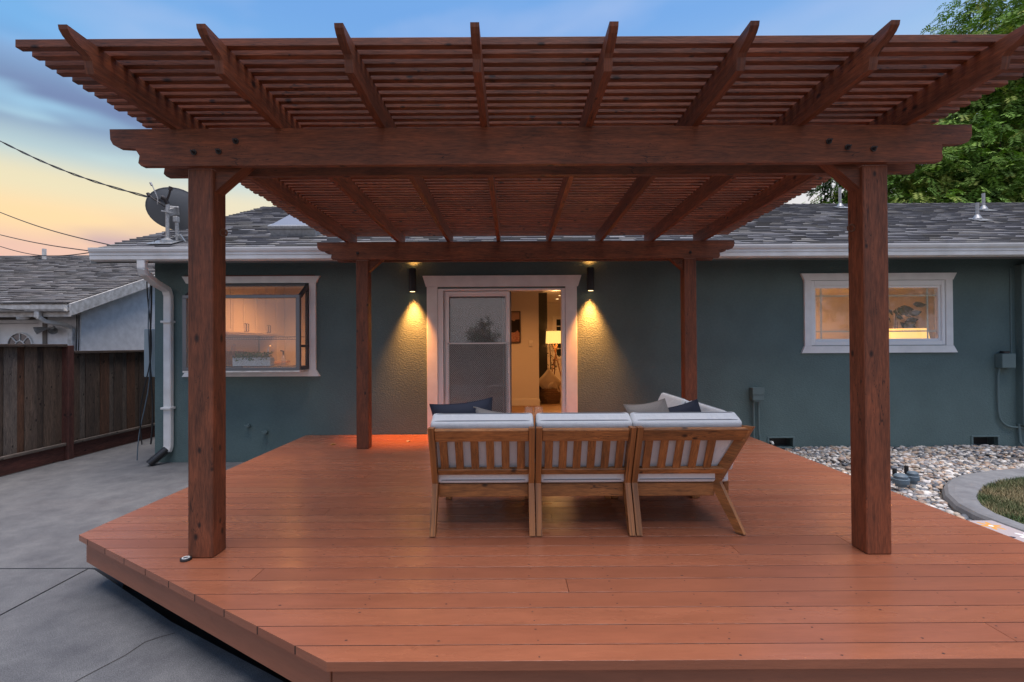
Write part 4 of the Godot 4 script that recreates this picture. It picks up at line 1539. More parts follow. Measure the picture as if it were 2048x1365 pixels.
# ---------------------------------------------------------------- pergola
func pergola() -> void:
	var K := thing("pergola", "red brown timber pergola with slatted top and curved rafter tails", "pergola", D(0.17, DK, 4.4))
	var o := D(0.17, DK, 4.4)
	var P := func(x: float, y: float, d: float) -> Vector3: return D(x, y, d) - o
	var posts := [[-1.92, 2.87], [2.088, 2.87], [-1.885, 5.865], [2.088, 5.865]]
	var n := 0
	for p in posts:
		var b := mb(true)
		b.off = Vector2([0.4, 1.5, 2.0, 0.9][n], [0.2, 0.33, 0.26, 0.4][n])
		b.span(P.call(p[0], DK + 0.0005, p[1] + 0.001), P.call(p[0] + 0.148, 2.677 if p[1] < 4 else 2.655, p[1] + 0.139), 0.006, 1)
		put(b, "post", M["post%d" % [0, 2, 1, 0][n]], K)
		b = mb(true)   # knee brace towards the middle, up between the two beams
		var s := 1.0 if p[0] < 0.0 else -1.0
		var xf: float = p[0] + 0.148 if s > 0 else p[0]
		var yb: float = 2.68 if p[1] < 4 else 2.655
		b.extrude([Vector2(0.0, -0.135), Vector2(0.0, -0.02), Vector2(0.13, 0.09), Vector2(0.26, 0.09)], P.call(xf, yb, p[1] + 0.07), Vector3(s, 0, 0), Vector3.UP, Vector3.FORWARD, 0.09)
		put(b, "brace", M.redwood1, K)
		n += 1
	for p in [[-1.772, 2.31, 2.945, 1.0], [2.088, 2.318, 2.945, -1.0]]:
		var b := mb()
		var ring := []
		var c: Vector3 = P.call(p[0] + p[3] * 0.022, p[1], p[2])
		for k in 17:
			ring.append(c + Vector3(cos(TAU * k / 16), sin(TAU * k / 16), 0) * 0.021)
		b.tube(ring, 0.005, 6)
		put(b, "ring_hook", M.rust, K)
	# beams: a pair at the front, a pair at the rear
	for q in [[2.8505, 2.895, 2.678, -2.35, 2.70], [3.030, 2.895, 2.678, -2.33, 2.69], [5.8455, 2.862, 2.655, -2.34, 2.68], [6.025, 2.862, 2.655, -2.33, 2.67]]:
		var b := mb(true)
		b.off.y = 0.18
		var y1: float = q[1]
		var y0: float = q[2]
		var l: float = q[3]
		var r: float = q[4]
		var h := y1 - y0
		var prof := [Vector2(l, y1), Vector2(r, y1), Vector2(r, y1 - h * 0.3), Vector2(r - 0.02, y1 - h * 0.46), Vector2(r - 0.06, y1 - h * 0.52), Vector2(r - 0.175, y1 - h * 0.53), Vector2(r - 0.18, y1 - h * 0.6), Vector2(r - 0.172, y0 + h * 0.12), Vector2(r - 0.185, y0),
			Vector2(l + 0.185, y0), Vector2(l + 0.168, y0 + h * 0.08), Vector2(l + 0.175, y0 + h * 0.28), Vector2(l + 0.158, y0 + h * 0.4), Vector2(l + 0.15, y0 + h * 0.47), Vector2(l + 0.05, y0 + h * 0.5), Vector2(l + 0.02, y0 + h * 0.58), Vector2(l + 0.004, y0 + h * 0.72)]
		b.extrude(prof, P.call(0, 0, q[0]), Vector3.RIGHT, Vector3.UP, Vector3.BACK, 0.038)
		put(b, "beam", M["redwood%d" % [0, 1, 0, 1][[2.8505, 3.030, 5.8455, 6.025].find(q[0])]], K)
	for p in [[-1.855, 2.755], [-1.71, 2.76], [-1.61, 2.82], [1.86, 2.80], [1.97, 2.765], [2.12, 2.755], [-1.85, 2.73, 5.826], [2.15, 2.72, 5.826]]:
		var b := mb()
		var d: float = p[2] if p.size() > 2 else 2.831
		b.tube([P.call(p[0], p[1], d), P.call(p[0], p[1], d - 0.006)], 0.017, 12)
		b.tube([P.call(p[0], p[1], d - 0.006), P.call(p[0], p[1], d - 0.018)], 0.010, 6)
		b.tube([P.call(p[0], p[1], d - 0.018), P.call(p[0], p[1], d - 0.03)], 0.006, 8)
		put(b, "bolt", M.iron, K)
	# rafters with scooped tails; they fall a little towards the house
	for i in 8:
		var x: float = [-1.975, -1.365, -0.757, -0.157, 0.458, 1.08, 1.70, 2.32][i]
		var b := mb(true)
		var f := func(d: float, t: float) -> Vector2: return Vector2(d, 2.8955 - (d - 2.85) * 0.0105 + t * 0.14)
		var prof := [f.call(2.27, 0.0), f.call(2.262, 0.2), f.call(2.258, 0.40), f.call(2.243, 0.50), f.call(2.215, 0.56), f.call(2.18, 0.63), f.call(2.15, 0.74), f.call(2.132, 0.87), f.call(2.128, 1.0), f.call(4.2, 1.0), f.call(6.14, 1.0), f.call(6.14, 0.4), f.call(6.09, 0.0), f.call(4.2, 0.0)]
		b.extrude(prof, P.call(x, 0, 0), Vector3.FORWARD, Vector3.UP, Vector3.RIGHT, 0.040)
		put(b, "rafter", M["redwood%d" % ((i * 2) % 3)], K)
	# slats across the rafters
	var d := 2.288
	while d < 6.14:
		var b := mb(true)
		var y := 3.036 - (d - 2.85) * 0.0105 + 0.0005
		var xl := -2.35 + rng.randf_range(-0.012, 0.012)
		var xr := 2.74 + rng.randf_range(-0.012, 0.012)
		var lean := rng.randf_range(-0.004, 0.004)
		b.bar(P.call(xl, y + 0.019, d + 0.019 + lean), P.call(xr, y + 0.019, d + 0.019 - lean), 0.038, 0.038, Vector3.UP, 0.002)
		put(b, "slat", M["redwood%d" % (rng.randi() % 3)], K)
		d += 0.0735


# ---------------------------------------------------------------- fences
func fences() -> void:
	for part in 2:
		var F := thing("wooden_fence", ["taller weathered board fence with dark cap rail beside the concrete", "lower weathered board fence behind a red post, next to the house corner"][part], "fence", D(-6.46, 0, [5.0, 9.0][part]))
		var o := D(-6.46, 0, [5.0, 9.0][part])
		var d0: float = [3.0, 7.10][part]
		var d1: float = [6.99, 11.5][part]
		var top: float = [1.625, 1.525][part]
		var d := d0
		var k := 0
		while d < d1 - 0.03:
			var wide := 0.165 if k % 2 == 0 else 0.10
			var w := minf(wide, d1 - d)
			var b := mb(true)
			var x := -0.004 if k % 2 == 0 else -0.026
			var lo := 0.225
			b.span(D(-6.46 + x - 0.018, lo, d - (0.0 if k % 2 == 0 else 0.02)) - o, D(-6.46 + x, top, d + w - (0.004 if k % 2 == 0 else -0.02)) - o, 0.003, 1)
			put(b, "fence_board", M["fence%d" % ([1, 0, 1, 3, 4, 2, 1, 3, 0, 2, 4, 3][(k * 5 + part) % 12])], F)
			d += w
			k += 1
		var c := mb(true)
		c.span(D(-6.53, top, d0) - o, D(-6.40, top + 0.04, d1) - o, 0.004, 2)
		put(c, "cap_rail", M.fence3, F)
		c = mb(true)
		c.span(D(-6.458, 0.205, d0) - o, D(-6.415, 0.245, d1) - o, 0.004, 2)
		put(c, "bottom_rail", M.fence1, F)
		c = mb(true)
		c.span(D(-6.475, 0.0, d0) - o, D(-6.44, 0.205, d1) - o, 0.003, 2)
		put(c, "kick_board", M.fence_post, F)
		c = mb(true)
		c.span(D(-6.50, -0.05, d1 + 0.003) - o, D(-6.395, top + 0.02, d1 + 0.10) - o, 0.005, 1)
		put(c, "fence_post", M.fence_post, F)


# ---------------------------------------------------------------- sofa
func sofa_leg(b: MB, at: Vector3, out: Vector3, side: Vector3, wid: float) -> void:
	# the bent rear leg: foot and top lean outwards, the knee at seat height lies inwards
	b.extrude([Vector2(0.15, 0.008), Vector2(0.215, 0.008), Vector2(0.09, 0.315), Vector2(0.265, 0.715), Vector2(0.195, 0.715), Vector2(0.0, 0.31)], at, out, Vector3.UP, side, wid)


func sofa_back(K: Node3D, a: Vector3, b2: Vector3, out: Vector3, slats: int, flare_a := 0.0, flare_b := 0.0) -> void:
	# rails and slats between two bent legs; a and b2 are the knee points on the deck
	var lat := (b2 - a).normalized()
	var at := func(h: float, k: float) -> Vector3: return out * (lerpf(0.05, 0.235, (h - 0.31) / 0.40) + k) + Vector3.UP * h
	var lean: Vector3 = (at.call(0.70, 0.0) - at.call(0.32, 0.0)).normalized()
	for r in [[0.665, 0.088, "top_rail"], [0.40, 0.045, "lower_rail"]]:
		var m := mb(true)
		var sp: float = lerpf(0.05, 0.235, (r[0] - 0.31) / 0.40)
		m.bar(a - lat * sp * flare_a + at.call(r[0], 0.0), b2 + lat * sp * flare_b + at.call(r[0], 0.0), r[1], 0.03, lean.cross(lat), 0.004)
		put(m, r[2], M["teak%d" % (rng.randi() % 3)], K)
	var len := a.distance_to(b2)
	for i in slats:
		var f := (i + 0.5) / slats
		var m := mb(true)
		m.bar(a + lat * len * f + at.call(0.415, 0.0), a + lat * len * f + at.call(0.63, 0.0), 0.052, 0.016, out, 0.003)
		put(m, "slat", M["teak%d" % (rng.randi() % 3)], K)


func cushion(K: Node3D, called: String, ctr: Vector3, size: Vector3, bs := Basis.IDENTITY, puff := 0.012) -> void:
	var m := mb()
	m.soft_box(ctr, size, 0.024, puff, bs, 16)
	var o := put(m, called, M.cushion, K)
	var p := mb()
	var h := size * 0.5
	var thin := 1 if size.y <= size.z else 2
	for s in [-1.0, 1.0]:
		var loop := []
		var w := 0 
		var u := 2 if thin == 1 else 1
		for k in 41:
			var ang := TAU * k / 40
			var q := Vector3.ZERO
			q[w] = signf(cos(ang)) * pow(absf(cos(ang)), 0.13) * (h[w] + 0.0005)
			q[u] = signf(sin(ang)) * pow(absf(sin(ang)), 0.13) * (h[u] + 0.0005)
			q[thin] = s * (h[thin] - 0.026)
			loop.append(ctr + bs * q)
		p.tube(loop, 0.0045, 5)
	put(p, "piping", M.piping, o)


func sofa() -> void:
	var xs := [[-0.545, 0.146], [0.152, 0.796], [0.802, 1.50]]
	for i in 3:
		var x0: float = xs[i][0]
		var x1: float = xs[i][1]
		var w := x1 - x0
		var K := thing("sofa_section", ["teak sofa section with white cushions, the end with a navy pillow", "middle teak sofa section with white cushions, seen from its slatted back", "teak corner sofa section with white cushions and one splayed side leg"][i], "sofa", D((x0 + x1) * 0.5, DK, 3.37), 0.0, "sections of the teak outdoor sofa")
		var hw := w * 0.5
		for s in [-1.0, 1.0]:
			if i == 2 and s > 0:
				continue
			var m := mb(true)
			sofa_leg(m, Vector3(s * (hw - 0.02), 0, 0), Vector3.BACK, Vector3.RIGHT, 0.038)
			put(m, "leg", M["teak%d" % (rng.randi() % 3)], K)
		var right := hw - 0.04 if i < 2 else hw + 0.09
		sofa_back(K, Vector3(-hw + 0.04, 0, 0), Vector3(hw - 0.04 if i < 2 else hw - 0.145, 0, 0), Vector3.BACK, 6 if i < 2 else 5, 0.0, 0.0 if i < 2 else 0.78)
		var m2 := mb(true)
		m2.span(Vector3(-hw + 0.04, 0.212, 0.02), Vector3(hw - 0.04 - (0.085 if i == 2 else 0.0), 0.300, 0.05), 0.004, 0)
		put(m2, "seat_rail", M.teak0, K)
		m2 = mb(true)
		m2.span(Vector3(-hw + 0.04, 0.212, -0.60), Vector3(hw - 0.04, 0.300, -0.57), 0.004, 0)
		put(m2, "seat_rail", M.teak2, K)
		for s in [-1.0, 1.0]:
			m2 = mb(true)
			m2.span(Vector3(s * (hw - 0.02) - 0.0175, 0.212, -0.56), Vector3(s * (hw - 0.02) + 0.0175, 0.30, 0.0), 0.004, 2)
			put(m2, "side_rail", M.teak1, K)
			m2 = mb(true)
			m2.span(Vector3(s * (hw - 0.025) - 0.024, 0.001, -0.61), Vector3(s * (hw - 0.025) + 0.024, 0.302, -0.562), 0.004, 1)
			put(m2, "leg", M.teak0, K)
		for k in 5:
			m2 = mb(true)
			m2.span(Vector3(-hw + 0.04, 0.285, -0.52 + k * 0.11), Vector3(hw - 0.04, 0.300, -0.45 + k * 0.11), 0.0, 0)
			put(m2, "seat_slat", M.teak1, K)
		cushion(K, "seat_cushion", Vector3(0, 0.362, -0.27), Vector3(w - 0.05, 0.115, 0.66), Basis.IDENTITY, 0.008)
		var lean := Basis(Vector3.RIGHT, 0.42)
		cushion(K, "back_cushion", Vector3(0 if i < 2 else 0.0, 0.585, 0.055), Vector3(w - 0.012 if i < 2 else w + 0.02, 0.40, 0.14), lean, 0.010)
		if i == 2:
			# second back along the right hand side
			var m := mb(true)
			m.extrude([Vector2(0.16, 0.008), Vector2(0.205, 0.008), Vector2(0.075, 0.315), Vector2(0.255, 0.715), Vector2(0.205, 0.715), Vector2(0.01, 0.31)], Vector3(hw - 0.15, 0, 0.0), Vector3(0.78, 0, 1), Vector3.UP, Vector3(1, 0, -0.78).normalized(), 0.032)
			put(m, "leg", M.teak0, K)
			m = mb(true)
			sofa_leg(m, Vector3(hw - 0.15, 0, -0.585), Vector3.RIGHT * 0.78, Vector3.BACK, 0.038)
			put(m, "leg", M.teak2, K)
			sofa_back(K, Vector3(hw - 0.15, 0, -0.02), Vector3(hw - 0.15, 0, -0.56), Vector3.RIGHT * 0.78, 5, 0.9, 0.0)
			cushion(K, "back_cushion", Vector3(hw - 0.075, 0.585, -0.27), Vector3(0.64, 0.40, 0.14), Basis(Vector3.UP, PI / 2) * lean, 0.02)
			for p in []:
				m2 = mb()
				m2.tube([Vector3(p[0], p[1], 0.078), Vector3(p[0], p[1], 0.083)], 0.006, 8)
				put(m2, "bolt", mat("brass", lin(.45, .33, .14), 0.4, {"metal": 0.8}), K)
	var K := thing("sofa_section", "teak sofa section running from the corner towards the house wall", "sofa", D(1.15, DK, 4.30), 0.0, "sections of the teak outdoor sofa")
	for z in [0.29, -0.33]:
		var m := mb(true)
		sofa_leg(m, Vector3(0.20, 0, z), Vector3.RIGHT * 0.78, Vector3.BACK, 0.038)
		put(m, "leg", M.teak0, K)
		m = mb(true)
		m.span(Vector3(-0.35, 0.001, z - 0.024), Vector3(-0.302, 0.302, z + 0.024), 0.004, 1)
		put(m, "leg", M.teak1, K)
		m = mb(true)
		m.span(Vector3(-0.30, 0.212, z - 0.0175), Vector3(0.24, 0.30, z + 0.0175), 0.004, 0)
		put(m, "side_rail", M.teak2, K)
	sofa_back(K, Vector3(0.20, 0, 0.265), Vector3(0.20, 0, -0.305), Vector3.RIGHT * 0.78, 5)
	cushion(K, "seat_cushion", Vector3(-0.03, 0.362, -0.02), Vector3(0.62, 0.115, 0.62), Basis.IDENTITY, 0.008)
	cushion(K, "back_cushion", Vector3(0.25, 0.585, -0.02), Vector3(0.60, 0.40, 0.14), Basis(Vector3.UP, PI / 2) * Basis(Vector3.RIGHT, 0.42), 0.02)

	# throw pillows on the seats
	var pl := [
		["navy throw pillow propped at the sofa's free end", "navy", D(-0.36, DK + 0.625, 3.62), Vector3(0.30, 0.12, 0.10), 0.46],
		["oatmeal knit throw pillow resting beside the navy pillow", "oatmeal", D(-0.10, DK + 0.585, 3.62), Vector3(0.45, -0.1, -0.16), 0.42],
		["oatmeal knit throw pillow leaning in the sofa corner", "oatmeal", D(1.10, DK + 0.61, 3.78), Vector3(0.35, -0.9, 0.22), 0.42],
		["navy throw pillow leaning on the corner's side cushion", "navy", D(1.29, DK + 0.615, 3.66), Vector3(0.35, -0.7, 0.30), 0.40]]
	for p in pl:
		var t := thing("throw_pillow", p[0], "pillow", p[2])
		var m := mb()
		m.pillow(Basis.from_euler(p[3]), Vector3.ZERO, p[4], 0.15, int(p[4] * 100) + int(p[2].x * 10))
		put(m, "cover", M[p[1]], t)
		m = mb()
		var e: float = p[4] * 0.5
		var loop := []
		var bs := Basis.from_euler(p[3])
		for k in 65:
			var sgm := k % 64
			var f := (sgm % 16) / 16.0 * 2 - 1
			var c := [Vector2(f, -1), Vector2(1, f), Vector2(-f, 1), Vector2(-1, -f)]
			var q: Vector2 = c[sgm / 16]
			loop.append(bs * Vector3(q.x * e * (1 - 0.10 * (1 - q.y * q.y)), q.y * e * (1 - 0.10 * (1 - q.x * q.x)), 0))
		m.tube(loop, 0.003, 5)
		put(m, "seam", M[p[1]], t)

	# low table with glasses in front of the sofa
	var tb := thing("coffee_table", "low teak coffee table standing inside the sofa's corner", "table", D(0.36, DK, 4.62))
	var m3 := mb(true)
	for k in 6:
		m3.span(Vector3(-0.45, 0.40, -0.30 + k * 0.10), Vector3(0.45, 0.425, -0.205 + k * 0.10), 0.003, 0)
	put(m3, "table_top", M.teak0, tb)
	for s in [[-1, -1], [1, -1], [1, 1], [-1, 1]]:
		m3 = mb(true)
		m3.span(Vector3(s[0] * 0.41 - 0.025, 0.001, s[1] * 0.26 - 0.025), Vector3(s[0] * 0.41 + 0.025, 0.399, s[1] * 0.26 + 0.025), 0.004, 1)
		put(m3, "leg", M.teak1, tb)
	m3 = mb(true)
	m3.span(Vector3(-0.385, 0.33, 0.245), Vector3(0.385, 0.395, 0.275), 0.003, 0)
	m3.span(Vector3(-0.385, 0.33, -0.275), Vector3(0.385, 0.395, -0.245), 0.003, 0)
	put(m3, "apron", M.teak2, tb)
	for p in [0.155, 0.245]:
		var gl := thing("drinking_glass", "clear stemmed glass standing on the coffee table behind the sofa", "glass", D(p, DK + 0.426, 4.55), 0.0, "glasses on the coffee table")
		var g := mb()
		g.lathe([Vector2(0.0, 0.0), Vector2(0.034, 0.001), Vector2(0.034, 0.004), Vector2(0.006, 0.010), Vector2(0.0045, 0.10), Vector2(0.012, 0.115), Vector2(0.036, 0.145), Vector2(0.042, 0.18), Vector2(0.037, 0.235)], 18)
		put(g, "bowl", M.glass_ware, gl)
		g = mb()
		var rim := []
		for k in 19:
			rim.append(Vector3(cos(TAU * k / 18) * 0.037, 0.236, sin(TAU * k / 18) * 0.037))
		g.tube(rim, 0.0016, 5)
		put(g, "rim", M.glass_ware, gl)
	var su := thing("potted_succulent", "small grey green succulent in a pot on the coffee table", "plant", D(0.0, DK + 0.426, 4.60))
	var g2 := mb()
	g2.lathe([Vector2(0.0, 0.0), Vector2(0.05, 0.0), Vector2(0.062, 0.10), Vector2(0.054, 0.10), Vector2(0.0, 0.09)], 18)
	put(g2, "pot", M.planter_white, su)
	g2 = mb()
	for k in 60:
		var a := rng.randf() * TAU
		var el := rng.randf_range(0.2, 1.4)
		var dir := Vector3(cos(a) * cos(el), sin(el), sin(a) * cos(el))
		var sd := dir.cross(Vector3(sin(a * 3.0), 0.3, cos(a * 5.0))).normalized() * 0.008
		var base := Vector3(cos(a), 0, sin(a)) * 0.025 + Vector3.UP * 0.095
		var ln := rng.randf_range(0.04, 0.085)
		g2.tint = Color(.10, .14, .10) * rng.randf_range(0.7, 1.4)
		g2.poly([base, base + dir * ln * 0.5 + sd, base + dir * ln, base + dir * ln * 0.5 - sd], [Vector2.ZERO, Vector2.ZERO, Vector2.ZERO, Vector2.ZERO], dir.cross(sd))
	put(g2, "leaves", M.plant, su)


# ---------------------------------------------------------------- fittings on the wall
func spot(parent: Node3D, at: Vector3, towards: Vector3, energy: float, angle: float, col: Color) -> void:
	var l := SpotLight3D.new()
	l.name = "beam"
	l.light_energy = energy
	l.light_color = col
	l.spot_angle = angle
	l.spot_angle_attenuation = 1.0
	l.spot_range = 12.0
	l.spot_attenuation = 2.0
	l.light_size = 0.05
	l.shadow_enabled = true
	parent.add_child(l, true)
	l.position = at
	l.look_at_from_position(parent.global_position + at, parent.global_position + at + towards, Vector3.BACK)


func wall_fittings() -> void:
	for i in 2:
		var x: float = [-1.375, 1.093][i]
		var S := thing("wall_lamp", ["black cylinder wall lamp lit up and down, nearer the kitchen window", "black cylinder wall lamp lit up and down, on the door's opening side"][i], "wall lamp", D(x, 2.522, 6.715), 0.0, "pair of wall lamps flanking the patio door")
		var b := mb()
		b.lathe([Vector2(0.044, -0.16), Vector2(0.050, -0.16), Vector2(0.050, 0.16), Vector2(0.044, 0.16), Vector2(0.044, 0.135)], 24)
		b.lathe([Vector2(0.044, -0.135), Vector2(0.044, -0.16)], 24)
		b.lathe([Vector2(0.0, 0.1), Vector2(0.044, 0.1)], 24)
		put(b, "lamp_body", M.black_metal, S)
		b = mb()
		b.span(Vector3(-0.03, -0.045, -0.104), Vector3(0.03, 0.045, -0.04), 0.004)
		put(b, "bracket", M.black_metal, S)
		for s in [-1.0, 1.0]:
			b = mb()
			b.lathe([Vector2(0.0, s * 0.156 - 0.003), Vector2(0.036, s * 0.156 - 0.003), Vector2(0.036, s * 0.156 + 0.003), Vector2(0.0, s * 0.156 + 0.003)], 20)
			put(b, "bulb", M.bulb, S)
			spot(S, Vector3(0, s * 0.170, -0.012), Vector3(0, s, -0.02 if s < 0 else -0.25), 12.0 if s < 0 else 0.6, 33.0 if s < 0 else 55.0, Color(1.0, 0.61, 0.29))

	# junction box with two conduits
	var J := thing("junction_box", "small teal painted junction box with two conduits beside the deck", "electrical box", D(3.40, 0.91, WALL - 0.06))
	var m := mb()
	m.span(Vector3(-0.075, -0.08, -0.058), Vector3(0.075, 0.095, 0.05), 0.006)
	m.span(Vector3(-0.06, -0.10, -0.05), Vector3(0.06, -0.08, 0.04), 0.003)
	put(m, "box", M.paint_teal, J)
	m = mb()
	m.span(Vector3(-0.08, 0.0, 0.05), Vector3(0.08, 0.10, 0.058), 0.003)
	put(m, "lid", M.paint_teal, J)
	for x in [-0.038, 0.032]:
		m = mb()
		m.tube([Vector3(x, -0.10, -0.01), Vector3(x, -0.55, -0.01), Vector3(x * 1.15, -0.58, 0.0), Vector3(x * 1.15, -0.82, 0.0)], 0.014, 10)
		put(m, "conduit", M.paint_teal, J)
	var Q := thing("outlet_box", "teal painted outlet box with curved conduit near the wall's end", "electrical box", D(6.87, 1.36, WALL - 0.06))
	m = mb()
	m.span(Vector3(-0.09, -0.10, -0.058), Vector3(0.10, 0.10, 0.05), 0.006)
	put(m, "box", M.paint_teal, Q)
	m = mb()
	m.span(Vector3(-0.05, 0.10, -0.04), Vector3(0.04, 0.135, 0.03), 0.008)
	put(m, "cap", M.black_metal, Q)
	m = mb()
	var arc := [Vector3(-0.06, -0.10, -0.02), Vector3(-0.075, -0.2, -0.03), Vector3(-0.08, -0.5, -0.03), Vector3(-0.075, -0.72, -0.03)]
	for k in 7:
		var f := PI / 2 * k / 6.0
		arc.append(Vector3(0.14 - cos(f) * 0.21, -0.74 - sin(f) * 0.19, -0.03))
	arc.append(Vector3(0.34, -0.945, -0.03))
	m.tube(arc, 0.014, 10)
	put(m, "conduit", M.paint_teal, Q)
	m = mb()
	m.tube([Vector3(0.21, -0.88, -0.03), Vector3(0.21, -1.14, -0.02), Vector3(0.24, -1.19, 0.0), Vector3(0.34, -1.21, 0.0)], 0.018, 10)
	put(m, "conduit", M.paint_teal, Q)
	m = mb()
	m.span(Vector3(0.10, -0.06, -0.03), Vector3(0.135, -0.02, 0.0), 0.006)
	put(m, "latch", M.pvc, Q)

	for p in [[-3.70, 0.505, "teal painted capped pipe end low on the wall, the higher one"], [-3.455, 0.415, "teal painted cleanout plug low on the wall, near the deck"]]:
		var C := thing("pipe_cap", p[2], "pipe", D(p[0], p[1], WALL))
		m = mb()
		m.lathe([Vector2(0.0, -0.01), Vector2(0.03, -0.01), Vector2(0.03, 0.045), Vector2(0.0, 0.05)], 14, Vector3.ZERO, Basis(Vector3.RIGHT, PI / 2))
		put(m, "cap", M.paint_teal, C)
		m = mb()
		m.tube([Vector3(0, 0, 0.045), Vector3(0.006, -0.004, 0.08)], 0.015, 6)
		m.tube([Vector3(-0.035, 0.012, 0.06), Vector3(0.03, -0.012, 0.06)], 0.009, 6)
		put(m, "plug", M.paint_teal, C)

	# meter cabinet and loose cables on the side wall
	var U := thing("meter_cabinet", "pale blue grey utility cabinet on the house's side wall", "cabinet", D(-5.125, 1.53, 7.05))
	m = mb()
	m.span(Vector3(-0.105, -0.34, -0.20), Vector3(0.104, 0.34, 0.16), 0.008)
	put(m, "case", mat("meter", lin(.33, .40, .42), 0.55), U)
	m = mb()
	m.span(Vector3(-0.115, -0.33, -0.18), Vector3(-0.1055, 0.33, 0.14), 0.003)
	put(m, "door", M.meter, U)
	var lab := ["black cable bundle hanging from the eave down the house corner", "slack green grey cable looping to the ground at the house corner", "thin black cable beside the utility cabinet"]
	for k in 3:
		var C := thing("cable", lab[k], "cable", D(-5.06 - k * 0.02, 0, 6.88 - k * 0.012))
		m = mb()
		var pts := []
		for j in 15:
			var f := j / 14.0
			pts.append(Vector3(0.02 * sin(f * 9.0 + k * 2.0) - (0.06 * f if k == 1 else 0.0) - (0.10 * smoothstep(0.45, 0.9, f) if k > 0 else 0.03), lerpf(2.66, 0.03 if k == 1 else 0.25, f), 0.04 + 0.02 * sin(f * 7.0 + k)))
		m.tube(pts, [0.011, 0.007, 0.008][k], 6)
		put(m, "wire", M.cable if k != 1 else M.valve, C)


# ---------------------------------------------------------------- inside the house
func omni(parent: Node3D, at: Vector3, energy: float, col: Color, size := 0.05) -> void:
	var l := OmniLight3D.new()
	l.name = "glow"
	l.light_energy = energy
	l.light_color = col
	l.omni_range = 14.0
	l.omni_attenuation = 2.0
	l.light_size = size
	l.shadow_enabled = true
	parent.add_child(l, true)
	l.position = at


func downlight(x: float, d: float, energy: float, label: String) -> void:
	var t := thing("ceiling_light", label, "ceiling light", D(x, CEIL, d), 0.0, "recessed ceiling lights")
	var b := mb()
	b.lathe([Vector2(0.045, -0.012), Vector2(0.062, -0.012), Vector2(0.068, 0.004)], 20)
	put(b, "trim_ring", M.inner_white, t)
	b = mb()
	b.lathe([Vector2(0.0, -0.010), Vector2(0.045, -0.010), Vector2(0.045, 0.0), Vector2(0.0, 0.0)], 18)
	put(b, "bulb", M.bulb, t)
	spot(t, Vector3(0, -0.03, 0), Vector3.DOWN, energy, 76.0, Color(1.0, 0.66, 0.36))


